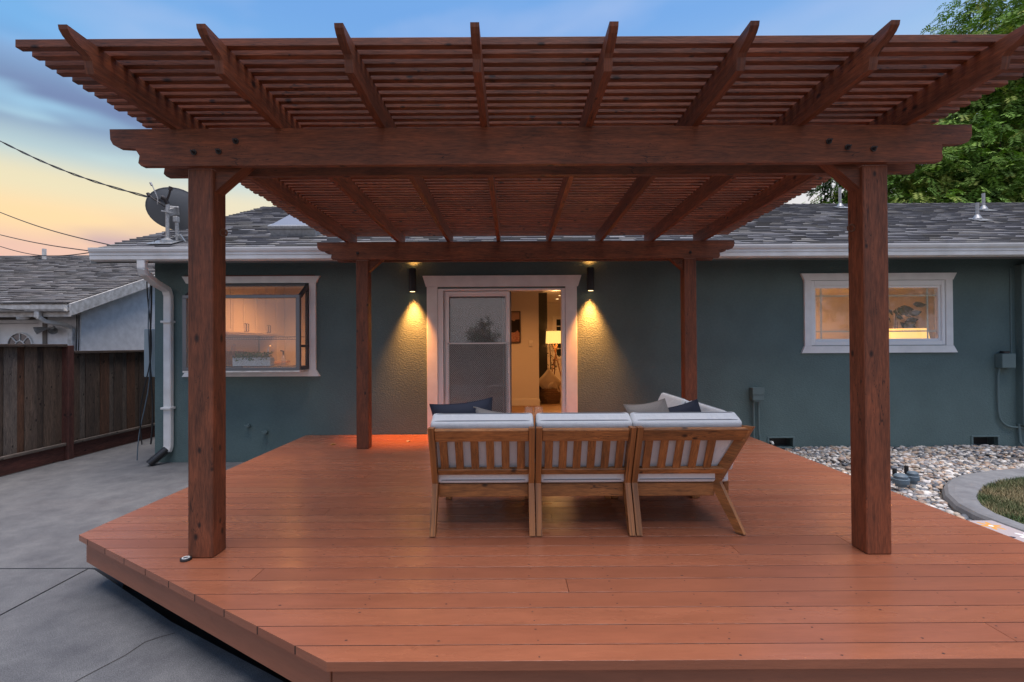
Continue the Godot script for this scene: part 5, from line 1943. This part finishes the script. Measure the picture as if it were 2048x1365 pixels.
func interior() -> void:
	var H: Node3D = get_node("house")
	var o := D(0, 0, WALL)
	var L := func(x: float, y: float, d: float) -> Vector3: return D(x, y, d) - o
	var b := mb()
	b.span(L.call(-4.86, CEIL, WALL + 0.16), L.call(12.84, CEIL + 0.1, 14.9))
	put(b, "ceiling", M.inner_ceiling, H)
	b = mb()
	b.span(L.call(-4.86, FLOOR - 0.12, WALL + 0.16), L.call(12.84, FLOOR - 0.02, 14.9))
	put(b, "floor_base", M.inner_floor, H)
	var d := WALL + 0.16
	while d < 14.8:
		b = mb(true)
		b.span(L.call(-4.86, FLOOR - 0.02, d), L.call(12.84, FLOOR, d + 0.178), 0.002, 0)
		put(b, "floor_plank", M.inner_floor, H)
		d += 0.18
	b = mb()   # linings and partitions
	b.span(L.call(-1.95, FLOOR, 9.55), L.call(0.528, CEIL, 9.67))
	b.span(L.call(-2.07, FLOOR, WALL + 0.16), L.call(-1.95, CEIL, 9.67))
	b.span(L.call(-4.86, FLOOR, 9.67), L.call(-1.95, CEIL, 9.79))
	b.span(L.call(3.2, FLOOR, WALL + 0.16), L.call(3.32, CEIL, 14.3))
	b.span(L.call(3.32, FLOOR, 9.6), L.call(8.6, CEIL, 9.72))
	b.span(L.call(8.5, FLOOR, WALL + 0.16), L.call(8.62, CEIL, 9.6))
	b.span(L.call(-4.86, FLOOR, 14.3), L.call(3.2, CEIL, 14.4))
	put(b, "partition", M.inner_wall, H)
	b = mb()
	b.span(L.call(-1.95, FLOOR, 9.532), L.call(0.54, FLOOR + 0.135, 9.55), 0.003)
	b.span(L.call(0.528, FLOOR, 14.282), L.call(3.2, FLOOR + 0.135, 14.30), 0.003)
	put(b, "baseboard", M.inner_white, H)
	b = mb()
	b.span(L.call(0.565, FLOOR, 10.35), L.call(0.755, 2.725, 11.6), 0.004)
	put(b, "fireplace_pier", M.dark_brick, H)
	b = mb()
	b.span(L.call(0.33, 1.585, 9.535), L.call(0.405, 1.70, 9.5495), 0.003)
	b.span(L.call(0.355, 1.62, 9.528), L.call(0.38, 1.665, 9.535), 0.002)
	put(b, "light_switch", M.inner_white, H)

	# far window of the living room
	var FW := Node3D.new()
	FW.name = "far_window"
	H.add_child(FW)
	b = mb()
	for r in [[1.20, 1.31, 1.20, 2.46], [2.19, 2.30, 1.20, 2.46], [1.31, 2.19, 2.36, 2.46], [1.31, 2.19, 1.20, 1.30]]:
		b.span(L.call(r[0], r[2], 14.26), L.call(r[1], r[3], 14.299), 0.003)
	for x in [1.53, 1.75, 1.97]:
		b.span(L.call(x - 0.012, 1.30, 14.268), L.call(x + 0.012, 2.36, 14.285))
	for y in [1.5, 1.83, 2.16]:
		b.span(L.call(1.31, y - 0.012, 14.266), L.call(2.19, y + 0.012, 14.283))
	put(b, "frame", M.inner_white, FW)
	b = mb()
	b.span(L.call(1.31, 1.30, 14.286), L.call(2.19, 2.36, 14.292))
	put(b, "pane", M.night_glass, FW)

	# dark sheet added so reflections show, and curtain, behind the closed door half
	var BL := thing("dark_backing", "dark sheet added behind the closed glass door panel to show reflections", "dark_sheet", D(-0.47, FLOOR, WALL + 0.30))
	b = mb()
	b.span(Vector3(-0.50, 0.03, -0.006), Vector3(0.33, 2.02, 0.006))
	put(b, "fabric", M.dark_sheet, BL)
	b = mb()
	b.span(Vector3(-0.51, 2.02, -0.03), Vector3(0.34, 2.08, 0.03), 0.006)
	put(b, "head_rail", M.dark_sheet, BL)
	var CU := thing("curtain", "grey curtain drawn to the edge of the closed door panel", "curtain", D(-0.07, FLOOR, WALL + 0.27))
	b = mb()
	var prev := Vector3.ZERO
	for k in 25:
		var q := Vector3(-0.07 + k * 0.0055, 0.03, 0.022 * sin(k * 1.25))
		if k > 0:
			b.poly([prev, q, q + Vector3.UP * 2.0, prev + Vector3.UP * 2.0], [Vector2.ZERO, Vector2.ZERO, Vector2.ZERO, Vector2.ZERO], Vector3.BACK)
		prev = q
	put(b, "fabric", M.curtain, CU)

	# picture
	var PI_ := thing("framed_picture", "framed abstract picture on the pale wall inside the door", "picture", D(-0.17, 1.97, 9.548))
	b = mb()
	for r in [[-0.34, -0.32, -0.31, 0.31], [0.32, 0.34, -0.31, 0.31], [-0.32, 0.32, 0.29, 0.31], [-0.32, 0.32, -0.31, -0.29]]:
		b.span(Vector3(r[0], r[2], 0.0), Vector3(r[1], r[3], 0.03), 0.002)
	put(b, "frame", mat("frame_wood", lin(.07, .045, .03), 0.6), PI_)
	var im := Image.create(96, 96, false, Image.FORMAT_RGB8)
	var nz := FastNoiseLite.new()
	nz.seed = 31
	nz.frequency = 0.05
	for i in 96:
		for j in 96:
			var f := j / 96.0 + 0.10 * nz.get_noise_2d(i, j)
			var c := Color(.62, .52, .48)
			if f > 0.30 and f < 0.66:
				c = Color(.10, .07, .08)
			elif f >= 0.66:
				c = Color(.60, .40, .38).lerp(Color(.75, .62, .55), clampf(nz.get_noise_2d(i * 2.0, j * 3.0) + 0.4, 0, 1))
			im.set_pixel(i, j, c)
	b = mb()
	b.poly([Vector3(-0.32, -0.29, 0.012), Vector3(0.32, -0.29, 0.012), Vector3(0.32, 0.29, 0.012), Vector3(-0.32, 0.29, 0.012)], [Vector2(0, 1), Vector2(1, 1), Vector2(1, 0), Vector2(0, 0)], Vector3.BACK)
	b.span(Vector3(-0.32, -0.29, 0.001), Vector3(0.32, 0.29, 0.010))
	put(b, "canvas", mat("canvas", Color.WHITE, 0.8, {"tex": ImageTexture.create_from_image(im)}), PI_)

	floor_lamp()
	# basket with a pillow
	var BK := thing("wicker_basket", "round woven basket on the floor beside the floor lamp", "basket", D(0.785, FLOOR, 10.0))
	b = mb()
	for k in 9:
		var y := 0.018 + k * 0.034
		var ring := []
		var rad := 0.165 + 0.028 * sin(PI * (k + 1) / 11.0)
		for j in 33:
			ring.append(Vector3(cos(TAU * j / 32) * rad, y + 0.003 * sin(j * 2.2 + k * PI), sin(TAU * j / 32) * rad))
		b.tube(ring, 0.0185, 7)
	b.lathe([Vector2(0.0, 0.006), Vector2(0.17, 0.006), Vector2(0.17, 0.02), Vector2(0.0, 0.02)], 24)
	put(b, "weave", M.wicker, BK)
	b = mb()
	for j in 32:
		var f := TAU * j / 32
		b.tube([Vector3(cos(f) * 0.182, 0.01, sin(f) * 0.182), Vector3(cos(f) * 0.212, 0.16, sin(f) * 0.212), Vector3(cos(f) * 0.186, 0.315, sin(f) * 0.186)], 0.006, 5)
	put(b, "stake", M.wicker, BK)
	var BP := thing("throw_pillow", "tan linen pillow stuffed upright in the woven basket", "pillow", D(0.76, FLOOR + 0.42, 9.98))
	b = mb()
	b.pillow(Basis.from_euler(Vector3(-0.15, 0.4, 0.72)), Vector3.ZERO, 0.46, 0.17, 71)
	put(b, "cover", M.linen, BP)
	b = mb()
	b.pillow(Basis.from_euler(Vector3(0.5, -0.7, 0.2)), Vector3(0.06, -0.10, 0.05), 0.26, 0.15, 72)
	put(b, "rolled_corner", M.linen, BP)
	# house plant behind the lamp
	potted("house plant with small dark leaves behind the floor lamp", D(0.93, FLOOR, 11.9), 1.0, 1.95, 150, 0.075)

	kitchen()
	bedroom()
	downlight(-0.3, 8.2, 2.4, "lit recessed ceiling light just inside the patio door")
	downlight(1.35, 8.2, 2.0, "lit recessed ceiling light over the room's front corner")
	downlight(1.23, 13.1, 2.2, "lit recessed ceiling light near the far window")
	downlight(1.22, 12.2, 2.2, "lit recessed ceiling light above the house plant")


func potted(label: String, at: Vector3, stem_from: float, top: float, leaves: int, size: float) -> void:
	var t := thing("house_plant", label, "plant", at)
	var b := mb()
	b.lathe([Vector2(0.0, 0.0), Vector2(0.13, 0.0), Vector2(0.17, 0.34), Vector2(0.15, 0.34), Vector2(0.0, 0.30)], 20)
	put(b, "pot", M.planter_white, t)
	b = mb()
	b.tube([Vector3(0, 0.28, 0), Vector3(0.02, stem_from * 0.7, 0.01), Vector3(-0.01, top - at.y - 0.25, 0)], 0.018, 8, 0.008)
	put(b, "stem", M.bark, t)
	b = mb()
	for k in leaves:
		var y := rng.randf_range(stem_from - at.y, top - at.y)
		var a := rng.randf() * TAU
		var rr := rng.randf_range(0.03, 0.26)
		var c := Vector3(cos(a) * rr, y, sin(a) * rr)
		var ax := Vector3(cos(a), rng.randf_range(-0.6, 0.5), sin(a)).normalized()
		var sd := ax.cross(Vector3(rng.randfn(), 1.0, rng.randfn())).normalized() * size * 0.35
		b.tint = Color(.03, .055, .02) * rng.randf_range(0.6, 1.4)
		b.poly([c, c + ax * size * 0.5 + sd, c + ax * size, c + ax * size * 0.5 - sd], [Vector2.ZERO, Vector2.ZERO, Vector2.ZERO, Vector2.ZERO], ax.cross(sd))
	put(b, "leaves", M.plant, t)


func floor_lamp() -> void:
	var F := thing("floor_lamp", "tripod floor lamp with glowing cream drum shade", "floor lamp", D(0.93, FLOOR, 10.4))
	for k in 3:
		var a := TAU * k / 3.0 + 0.4
		var b := mb(true)
		b.tube([Vector3(cos(a) * 0.26, 0.005, sin(a) * 0.26), Vector3(cos(a + PI) * 0.05, 1.20, sin(a + PI) * 0.05)], 0.014, 8, 0.010)
		put(b, "leg", M.teak1, F)
	var m := mb()
	m.tube([Vector3(0, 1.14, 0), Vector3(0, 1.32, 0)], 0.012, 8)
	put(m, "stem", M.iron, F)
	m = mb()
	m.lathe([Vector2(0.215, 1.225), Vector2(0.218, 1.225), Vector2(0.205, 1.485), Vector2(0.202, 1.485), Vector2(0.213, 1.225)], 32)
	put(m, "lamp_shade", M.shade, F)
	m = mb()
	m.lathe([Vector2(0.0, 1.30), Vector2(0.02, 1.31), Vector2(0.03, 1.35), Vector2(0.02, 1.385), Vector2(0.0, 1.39)], 14)
	put(m, "bulb", M.bulb, F)
	omni(F, Vector3(0, 1.35, 0), 0.55, Color(1.0, 0.73, 0.45), 0.03)


func kitchen() -> void:
	var K := thing("kitchen_cabinet", "cream shaker cabinets along the kitchen's side wall", "cabinet", D(-4.859, FLOOR, 8.38), PI / 2)
	var b := mb()
	b.span(Vector3(-1.3, 1.40, 0.0), Vector3(1.28, 2.42, 0.33))
	put(b, "carcass", M.cabinet, K)
	b = mb()
	b.span(Vector3(-0.7, 0.0, 0.0), Vector3(0.9, 0.88, 0.58))
	put(b, "base_unit", M.cabinet, K)
	var x := -1.29
	var n := 0
	while x < 0.95:
		var dr := Node3D.new()
		dr.name = "door"
		K.add_child(dr, true)
		b = mb()
		b.span(Vector3(x + 0.003, 1.425, 0.332), Vector3(x + 0.37, 2.415, 0.345), 0.002)
		for r in [[x + 0.003, x + 0.063, 1.425, 2.415], [x + 0.31, x + 0.37, 1.425, 2.415], [x + 0.063, x + 0.31, 2.355, 2.415], [x + 0.063, x + 0.31, 1.425, 1.485]]:
			b.span(Vector3(r[0], r[2], 0.345), Vector3(r[1], r[3], 0.353), 0.002)
		put(b, "panel", M.cabinet, dr)
		b = mb()
		var hx := x + (0.335 if n % 2 == 0 else 0.035)
		b.tube([Vector3(hx, 1.45, 0.355), Vector3(hx, 1.45, 0.385), Vector3(hx, 1.58, 0.385), Vector3(hx, 1.58, 0.355)], 0.006, 6)
		put(b, "handle", M.black_metal, dr)
		x += 0.374
		n += 1
	b = mb()
	b.span(Vector3(-0.7, 0.88, 0.0), Vector3(0.92, 0.92, 0.61), 0.004)
	put(b, "counter_top", M.counter, K)
	b = mb()
	b.span(Vector3(-1.3, 0.92, 0.0), Vector3(0.9, 1.40, 0.012))
	put(b, "backsplash", M.backsplash, K)
	b = mb()
	b.span(Vector3(0.95, 0.0, 0.0), Vector3(1.28, 1.395, 0.34), 0.004)
	put(b, "tall_unit", M.cabinet, K)
	# counter under the window
	var C := thing("kitchen_counter", "wooden counter with sink tap under the garden window", "counter", D(-3.63, FLOOR, WALL + 0.16))
	b = mb()
	b.span(Vector3(-1.2, 0.0, -0.60), Vector3(1.5, 0.80, -0.001))
	put(b, "base_unit", M.cabinet, C)
	b = mb()
	b.span(Vector3(-1.2, 0.80, -0.62), Vector3(1.5, 0.84, -0.001), 0.004)
	put(b, "counter_top", M.counter, C)
	b = mb()
	var pts := [Vector3(0.05, 0.84, -0.14), Vector3(0.05, 1.12, -0.14)]
	for k in 9:
		var f := PI * k / 8.0
		pts.append(Vector3(0.05, 1.12 + sin(f) * 0.08, -0.22 + cos(f) * 0.08))
	b.tube(pts, 0.012, 8)
	put(b, "tap", M.aluminium, C)
	for p in [[-0.72, 0.32, 0.24, "round wooden board propped at the kitchen window"], [-0.42, 0.30, 0.30, "tall wooden board propped at the kitchen window"]]:
		var W := thing("cutting_board", p[3], "cutting board", D(-3.63 + p[0], FLOOR + 0.841, WALL + 0.20))
		b = mb(true)
		b.box(Vector3(0, p[1] * 0.5, -0.03), Vector3(p[2], p[1], 0.02), 0.008, 1, Basis(Vector3.RIGHT, -0.12))
		b.box(Vector3(0, p[1] + 0.03, -0.035), Vector3(0.05, 0.09, 0.018), 0.006, 1, Basis(Vector3.RIGHT, -0.12))
		put(b, "board", M.teak2, W)
	# planter on the wire shelf
	var P := thing("planter_box", "white wooden planter box of small leafy plants in the garden window", "planter", D(-3.53, 1.350, 6.63))
	b = mb()
	for r in [[-0.255, 0.255, -0.06, -0.048], [-0.255, 0.255, 0.048, 0.06]]:
		b.span(Vector3(r[0], 0.0, r[2]), Vector3(r[1], 0.115, r[3]), 0.002)
	b.span(Vector3(-0.255, 0.0, -0.048), Vector3(-0.243, 0.115, 0.048))
	b.span(Vector3(0.243, 0.0, -0.048), Vector3(0.255, 0.115, 0.048))
	b.span(Vector3(-0.243, 0.002, -0.048), Vector3(0.243, 0.09, 0.048))
	put(b, "box", M.planter_white, P)
	b = mb()
	for k in 900:
		var c := Vector3(rng.randf_range(-0.24, 0.24), 0.10 + 0.06 * rng.randf() + 0.025 * sin(rng.randf() * 9.0), rng.randf_range(-0.055, 0.07))
		if rng.randf() < 0.12:
			c.y -= 0.04
			c.z = 0.066
		var ax := Vector3(rng.randfn(), rng.randf_range(-0.2, 1.2), rng.randfn()).normalized()
		var sd := ax.cross(Vector3(rng.randfn(), rng.randfn(), rng.randfn())).normalized() * 0.008
		b.tint = [Color(.10, .15, .035), Color(.16, .19, .05), Color(.07, .10, .03), Color(.22, .17, .07)][rng.randi() % 4]
		b.poly([c, c + ax * 0.014 + sd, c + ax * 0.03, c + ax * 0.014 - sd], [Vector2.ZERO, Vector2.ZERO, Vector2.ZERO, Vector2.ZERO], ax.cross(sd))
	put(b, "leaves", M.plant, P)
	var S := thing("soap_bottle", "glass soap bottle with dark pump in the garden window", "bottle", D(-3.14, 1.350, 6.66))
	b = mb()
	b.lathe([Vector2(0.0, 0.0), Vector2(0.032, 0.0), Vector2(0.034, 0.11), Vector2(0.014, 0.14), Vector2(0.014, 0.16)], 16)
	put(b, "bottle", M.glass_ware, S)
	b = mb()
	b.tube([Vector3(0, 0.15, 0), Vector3(0, 0.20, 0), Vector3(-0.035, 0.205, 0.01)], 0.009, 8)
	put(b, "pump", M.black_metal, S)
	downlight(-3.6, 8.0, 3.4, "lit recessed ceiling light in the middle of the kitchen")
	downlight(-3.0, 8.7, 1.6, "lit recessed ceiling light by the kitchen cabinets")


func bedroom() -> void:
	var T2 := thing("table_lamp", "table lamp with wide glowing shade behind the small window", "table lamp", D(6.52, 0.95, 8.05))
	var b := mb()
	b.lathe([Vector2(0.0, 0.0), Vector2(0.08, 0.0), Vector2(0.10, 0.10), Vector2(0.06, 0.25), Vector2(0.015, 0.32), Vector2(0.012, 0.60), Vector2(0.0, 0.60)], 18)
	put(b, "lamp_base", M.planter_white, T2)
	b = mb()
	b.lathe([Vector2(0.33, 0.62), Vector2(0.333, 0.62), Vector2(0.29, 0.90), Vector2(0.287, 0.90), Vector2(0.328, 0.62)], 30)
	put(b, "lamp_shade", M.shade, T2)
	b = mb()
	b.lathe([Vector2(0.0, 0.68), Vector2(0.025, 0.69), Vector2(0.03, 0.73), Vector2(0.0, 0.77)], 12)
	put(b, "bulb", M.bulb, T2)
	omni(T2, Vector3(0, 0.73, 0), 1.0, Color(1.0, 0.64, 0.28), 0.03)
	var S := thing("side_table", "dark side table carrying the table lamp", "table", D(6.52, FLOOR, 8.05))
	b = mb()
	b.span(Vector3(-0.45, 0.49, -0.3), Vector3(0.45, 0.53, 0.3), 0.004)
	put(b, "table_top", M.dark_brick, S)
	for s in [[-1, -1], [1, -1], [1, 1], [-1, 1]]:
		b = mb()
		b.span(Vector3(s[0] * 0.4 - 0.02, 0.0, s[1] * 0.25 - 0.02), Vector3(s[0] * 0.4 + 0.02, 0.49, s[1] * 0.25 + 0.02))
		put(b, "leg", M.dark_brick, S)
	# dark broad leaved plant beside the lamp
	var P := thing("house_plant", "dark broad leaved plant beside the glowing table lamp", "plant", D(6.86, FLOOR, 8.72))
	b = mb()
	b.lathe([Vector2(0.0, 0.0), Vector2(0.15, 0.0), Vector2(0.20, 0.45), Vector2(0.17, 0.45), Vector2(0.0, 0.40)], 18)
	put(b, "pot", M.dark_brick, P)
	b = mb()
	for k in 7:
		var a := TAU * k / 7.0
		b.tube([Vector3(0, 0.38, 0), Vector3(cos(a) * 0.08, 1.0, sin(a) * 0.08), Vector3(cos(a) * 0.22, 1.45 + 0.06 * k, sin(a) * 0.15)], 0.012, 6, 0.006)
	put(b, "stem", M.bark, P)
	for k in 22:
		b = mb()
		var a := rng.randf() * TAU
		var c := Vector3(cos(a) * rng.randf_range(0.05, 0.38), rng.randf_range(1.45, 1.92), sin(a) * 0.15)
		var ax := Vector3(cos(a), rng.randf_range(-0.9, 0.4), sin(a) * 0.4 + 0.2).normalized()
		var sd := ax.cross(Vector3(0.2, 0.3, 1.0)).normalized()
		var nr := ax.cross(sd)
		b.tint = Color(.018, .024, .014)
		for s in [-1.0, 1.0]:
			b.poly([c, c + ax * 0.07 + sd * s * 0.055 + nr * 0.012, c + ax * 0.15 + sd * s * 0.05 + nr * 0.008, c + ax * 0.22 - nr * 0.01], [Vector2.ZERO, Vector2.ZERO, Vector2.ZERO, Vector2.ZERO], nr)
		put(b, "leaf", M.plant, P)
	downlight(5.6, 8.4, 2.9, "lit recessed ceiling light in the room behind the small window")


# ---------------------------------------------------------------- small things in the yard
func yard_details() -> void:
	var b := mb()
	var R := thing("rubber_puck", "small black ring lying on the deck against the post foot", "ring", D(-1.915, DK + 0.0008, 2.848))
	b.lathe([Vector2(0.018, 0.004), Vector2(0.019, 0.0), Vector2(0.029, 0.0), Vector2(0.031, 0.005), Vector2(0.029, 0.013), Vector2(0.0, 0.013)], 22)
	put(b, "body", M.black_metal, R)
	b = mb()
	var ring := []
	for k in 21:
		ring.append(Vector3(cos(TAU * k / 20) * 0.018, 0.014, sin(TAU * k / 20) * 0.018))
	b.tube(ring, 0.003, 6)
	put(b, "ring_mark", M.pvc, R)
	var leafs := [[-2.26, 6.12, 0.4], [-0.95, 6.25, 2.0], [-1.35, 6.30, 1.1]]
	for i in 3:
		var p: Array = leafs[i]
		var F := thing("fallen_leaf", ["curled yellow leaf lying on the deck beside the rear post", "dry leaf on the deck just under the lamp glow", "small dry leaf on the deck between post and door trim"][i], "leaf", D(p[0], DK + 0.001, p[1]), p[2])
		b = mb()
		for s in [-1.0, 1.0]:
			b.poly([Vector3(-0.035, 0.001, 0), Vector3(-0.01, 0.014, s * 0.022), Vector3(0.02, 0.012, s * 0.016), Vector3(0.04, 0.004, 0)], [Vector2.ZERO, Vector2.ZERO, Vector2.ZERO, Vector2.ZERO], Vector3.UP)
		put(b, "blade", mat("dry_leaf", lin(.45, .24, .05), 0.7) if i == 0 else M.linen, F)

	# printed mat at the deck's edge
	var Mt := thing("floral_mat", "pale outdoor mat printed with navy, white and ochre flowers", "mat", D(3.52, 0.205, 3.40))
	var im := Image.create(256, 512, false, Image.FORMAT_RGB8)
	im.fill(Color(.66, .62, .62))
	var tones := [Color(.16, .17, .25), Color(.80, .58, .28), Color(.88, .88, .90), Color(.18, .19, .27), Color(.80, .58, .28)]
	var r := RandomNumberGenerator.new()
	r.seed = 8
	for gy in 6:
		for gx in 3:
			var cx := 42 + gx * 86 + (20 if gy % 2 else -12)
			var cy := 42 + gy * 84
			var c: Color = tones[(gx * 2 + gy * 3) % 5]
			for i in range(-38, 39):
				for j in range(-38, 39):
					var rr := sqrt(i * i + j * j)
					var lim := 24.0 + 11.0 * cos(6.0 * atan2(j, i))
					if rr < lim and cx + i >= 0 and cx + i < 256 and cy + j >= 0 and cy + j < 512:
						im.set_pixel(cx + i, cy + j, Color(.9, .9, .9) if rr < 7 and c.b < 0.4 else (Color(.2, .2, .28) if rr < 7 else c))
	b = mb()
	b.poly([Vector3(-0.30, 0.008, 0.9), Vector3(0.26, 0.008, 0.9), Vector3(0.26, 0.008, -0.44), Vector3(-0.30, 0.008, -0.44)], [Vector2(0, 1), Vector2(1, 1), Vector2(1, 0), Vector2(0, 0)], Vector3.UP)
	put(b, "print", mat("mat_print", Color.WHITE, 0.9, {"tex": ImageTexture.create_from_image(im)}), Mt)
	b = mb()
	b.span(Vector3(-0.305, -0.09, -0.445), Vector3(0.265, 0.006, 0.905), 0.002)
	put(b, "backing", M.curtain, Mt)

	# irrigation valves
	for i in 2:
		var V := thing("irrigation_valve", ["blue grey irrigation valve with white pipe stub, nearest the deck post", "smaller blue grey irrigation valve on a white pipe stub in the pebbles"][i], "valve", D([3.83, 4.03][i], 0.13, [4.80, 4.90][i]))
		var s: float = [1.0, 0.8][i]
		b = mb()
		b.tube([Vector3(0, -0.02, 0.0), Vector3(0, 0.08, 0)], 0.024, 12)
		put(b, "pipe_stub", M.pvc, V)
		b = mb()
		b.lathe([Vector2(0.0, 0.07), Vector2(0.045 * s, 0.07), Vector2(0.05 * s, 0.10), Vector2(0.07 * s, 0.105), Vector2(0.07 * s, 0.145), Vector2(0.06 * s, 0.15), Vector2(0.06 * s, 0.175), Vector2(0.045 * s, 0.19), Vector2(0.0, 0.195)], 16)
		put(b, "body", M.valve, V)
		b = mb()
		b.tube([Vector3(0.0, 0.12, 0), Vector3(0.10 if i == 0 else -0.05, 0.12, -0.04)], 0.026, 10)
		b.tube([Vector3(0.0, 0.12, 0), Vector3(-0.02, 0.12, -0.12)], 0.024, 10)
		put(b, "elbow", M.valve, V)
		b = mb()
		b.tube([Vector3(0.01, 0.15, -0.09), Vector3(0.01, 0.225, -0.09)], 0.020, 10)
		b.tube([Vector3(0.01, 0.12, -0.09), Vector3(0.01, 0.15, -0.09)], 0.012, 8)
		put(b, "solenoid", M.black_metal, V)


# ---------------------------------------------------------------- dish and overhead wires
func roof_things() -> void:
	var S := thing("satellite_dish", "grey satellite dish on a white mast at the roof's edge", "satellite dish", D(-4.70, 3.03, 6.62))
	var b := mb()
	b.tube([Vector3(0, -0.02, 0), Vector3(0, 0.55, 0)], 0.024, 12)
	put(b, "mast", M.steel, S)
	b = mb()
	b.lathe([Vector2(0.09, -0.02), Vector2(0.085, 0.035), Vector2(0.035, 0.07), Vector2(0.024, 0.075)], 14)
	b.box(Vector3(-0.02, 0.012, 0.03), Vector3(0.34, 0.006, 0.24), 0.0, 0, Basis(Vector3.RIGHT, atan(PITCH_ROOF)))
	put(b, "flashing", M.flashing, S)
	# reflector: shallow bowl seen from behind, facing away and to the left
	var dc := Vector3(-0.075, 0.53, -0.24)
	var face := Vector3(-0.42, 0.42, -0.80).normalized()
	var sx := Vector3.UP.cross(face).normalized()
	var sy := face.cross(sx)
	b = mb()
	var rows := 8
	var seg := 36
	var g := []
	var gn := []
	for i in rows + 1:
		var rr := float(i) / rows
		for j in seg + 1:
			var f := TAU * j / seg
			g.append(dc + (sx * cos(f) * 0.335 + sy * sin(f) * 0.295) * rr + face * (0.085 * rr * rr - 0.03))
			gn.append((-face + (sx * cos(f) + sy * sin(f)) * rr * 0.5).normalized())
	for side in 2:
		for i in rows:
			for j in seg:
				var k := [i * (seg + 1) + j, i * (seg + 1) + j + 1, (i + 1) * (seg + 1) + j + 1, (i + 1) * (seg + 1) + j]
				var p := []
				var nr := []
				for z in k:
					p.append(g[z] + (face * 0.006 if side == 0 else Vector3.ZERO))
					nr.append(gn[z] if side == 1 else -gn[z])
				if side == 0:
					p.reverse()
					nr.reverse()
				b.smooth_quad(p, nr, [Vector2.ZERO, Vector2.ZERO, Vector2.ZERO, Vector2.ZERO])
	put(b, "reflector", M.dish, S)
	b = mb()
	var lip := []
	for j in seg + 1:
		lip.append(g[rows * (seg + 1) + j])
	b.tube(lip, 0.007, 6)
	put(b, "rim", M.dish, S)
	b = mb()
	b.box(dc + face * -0.055, Vector3(0.13, 0.12, 0.03), 0.006, 0, Basis(sx, sy, face))
	b.bar(dc + face * -0.06, Vector3(0.0, 0.42, 0.0), 0.06, 0.09)
	b.span(Vector3(0.06, 0.30, -0.08), Vector3(0.115, 0.38, -0.01), 0.006)
	b.bar(Vector3(0.09, 0.31, -0.05), Vector3(0.095, 0.05, -0.06), 0.032, 0.032, Vector3.BACK)
	b.bar(Vector3(0.10, 0.12, -0.05), Vector3(0.14, 0.0, -0.14), 0.09, 0.03, Vector3.BACK)
	b.bar(Vector3(-0.06, 0.44, 0.02), Vector3(0.10, 0.41, 0.03), 0.03, 0.02)
	put(b, "bracket", M.steel, S)
	b = mb()
	var arm := dc - sy * 0.26 + face * 0.05
	var tip := dc - sy * 0.05 + face * 0.36
	b.tube([arm, tip], 0.016, 8)
	put(b, "feed_arm", M.steel, S)
	b = mb()
	b.box(tip + face * 0.02, Vector3(0.20, 0.09, 0.10), 0.015, 0, Basis(sx, sy, face))
	put(b, "feed_head", M.steel, S)
	# service head: clamps and insulators that the drop wire ties to
	b = mb()
	b.tube([Vector3(0, 0.54, 0.0), Vector3(-0.01, 0.60, 0.02), Vector3(-0.05, 0.62, 0.05)], 0.03, 10)
	b.tube([Vector3(0.0, 0.57, 0.02), Vector3(0.05, 0.66, 0.04), Vector3(0.075, 0.73, 0.05)], 0.014, 8)
	b.tube([Vector3(0.07, 0.715, 0.05), Vector3(0.083, 0.76, 0.05)], 0.026, 8)
	b.tube([Vector3(-0.02, 0.50, 0.03), Vector3(-0.17, 0.61, 0.06), Vector3(-0.20, 0.64, 0.06)], 0.010, 8)
	b.tube([Vector3(-0.205, 0.63, 0.06), Vector3(-0.225, 0.67, 0.06)], 0.022, 8)
	put(b, "insulator", M.iron, S)
	b = mb()
	b.tube([Vector3(-0.10, 0.52, 0.05), Vector3(-0.09, 0.60, 0.06), Vector3(-0.14, 0.72, 0.06), Vector3(-0.17, 0.79, 0.06)], 0.006, 6)
	b.tube([Vector3(-0.17, 0.775, 0.06), Vector3(-0.19, 0.815, 0.06)], 0.014, 6)
	put(b, "tie_rod", M.steel, S)
	b = mb()
	b.tube([Vector3(0.10, 0.05, -0.06), Vector3(0.03, 0.12, -0.02), Vector3(-0.08, 0.07, 0.04), Vector3(-0.13, 0.03, 0.06), Vector3(-0.145, -0.01, 0.06)], 0.004, 5)
	put(b, "coax_lead", M.cable, S)

	var wires := [
		[D(-9.50, 5.46, 9.0), D(-4.72, 3.60, 6.60), 0.10, 0.012, "thick twisted drop wire tied to the satellite dish mast"],
		[D(-9.50, 4.133, 9.0), D(-5.36, 2.985, 6.58), 0.05, 0.008, "overhead wire reaching the roof corner below the drop wire"],
		[D(-9.50, 3.715, 9.0), D(-5.40, 2.87, 6.42), 0.03, 0.008, "overhead wire ending at the gutter's end"],
		[D(-9.50, 3.50, 9.0), D(-5.40, 2.93, 6.50), 0.13, 0.007, "slack overhead wire sagging across the neighbour's flue pipe"],
		[D(-10.6, 2.55, 8.3), D(-8.6, 2.27, 8.68), 0.04, 0.008, "wire drooping to the neighbour's gutter above the downspout"]]
	for w in wires:
		var a: Vector3 = w[0]
		var e: Vector3 = w[1]
		var far: Vector3 = a + (a - e) * 1.6
		var C := thing("overhead_wire", w[4], "wire", e)
		for twist in (2 if w[3] > 0.01 else 1):
			b = mb()
			var pts := []
			for k in 61:
				var f := k / 60.0
				var p := e.lerp(far, f)
				p.y -= w[2] * 4.0 * (f * (1.0 - f)) * 0.0 + w[2] * sin(minf(f * 2.6, 1.0) * PI)
				if w[3] > 0.01:
					p += Vector3(0, cos(f * 70.0 + twist * PI), sin(f * 70.0 + twist * PI)) * 0.011
				pts.append(p - e)
			b.tube(pts, w[3] * (0.7 if w[3] > 0.01 else 1.0), 6)
			put(b, "strand", M.cable, C)
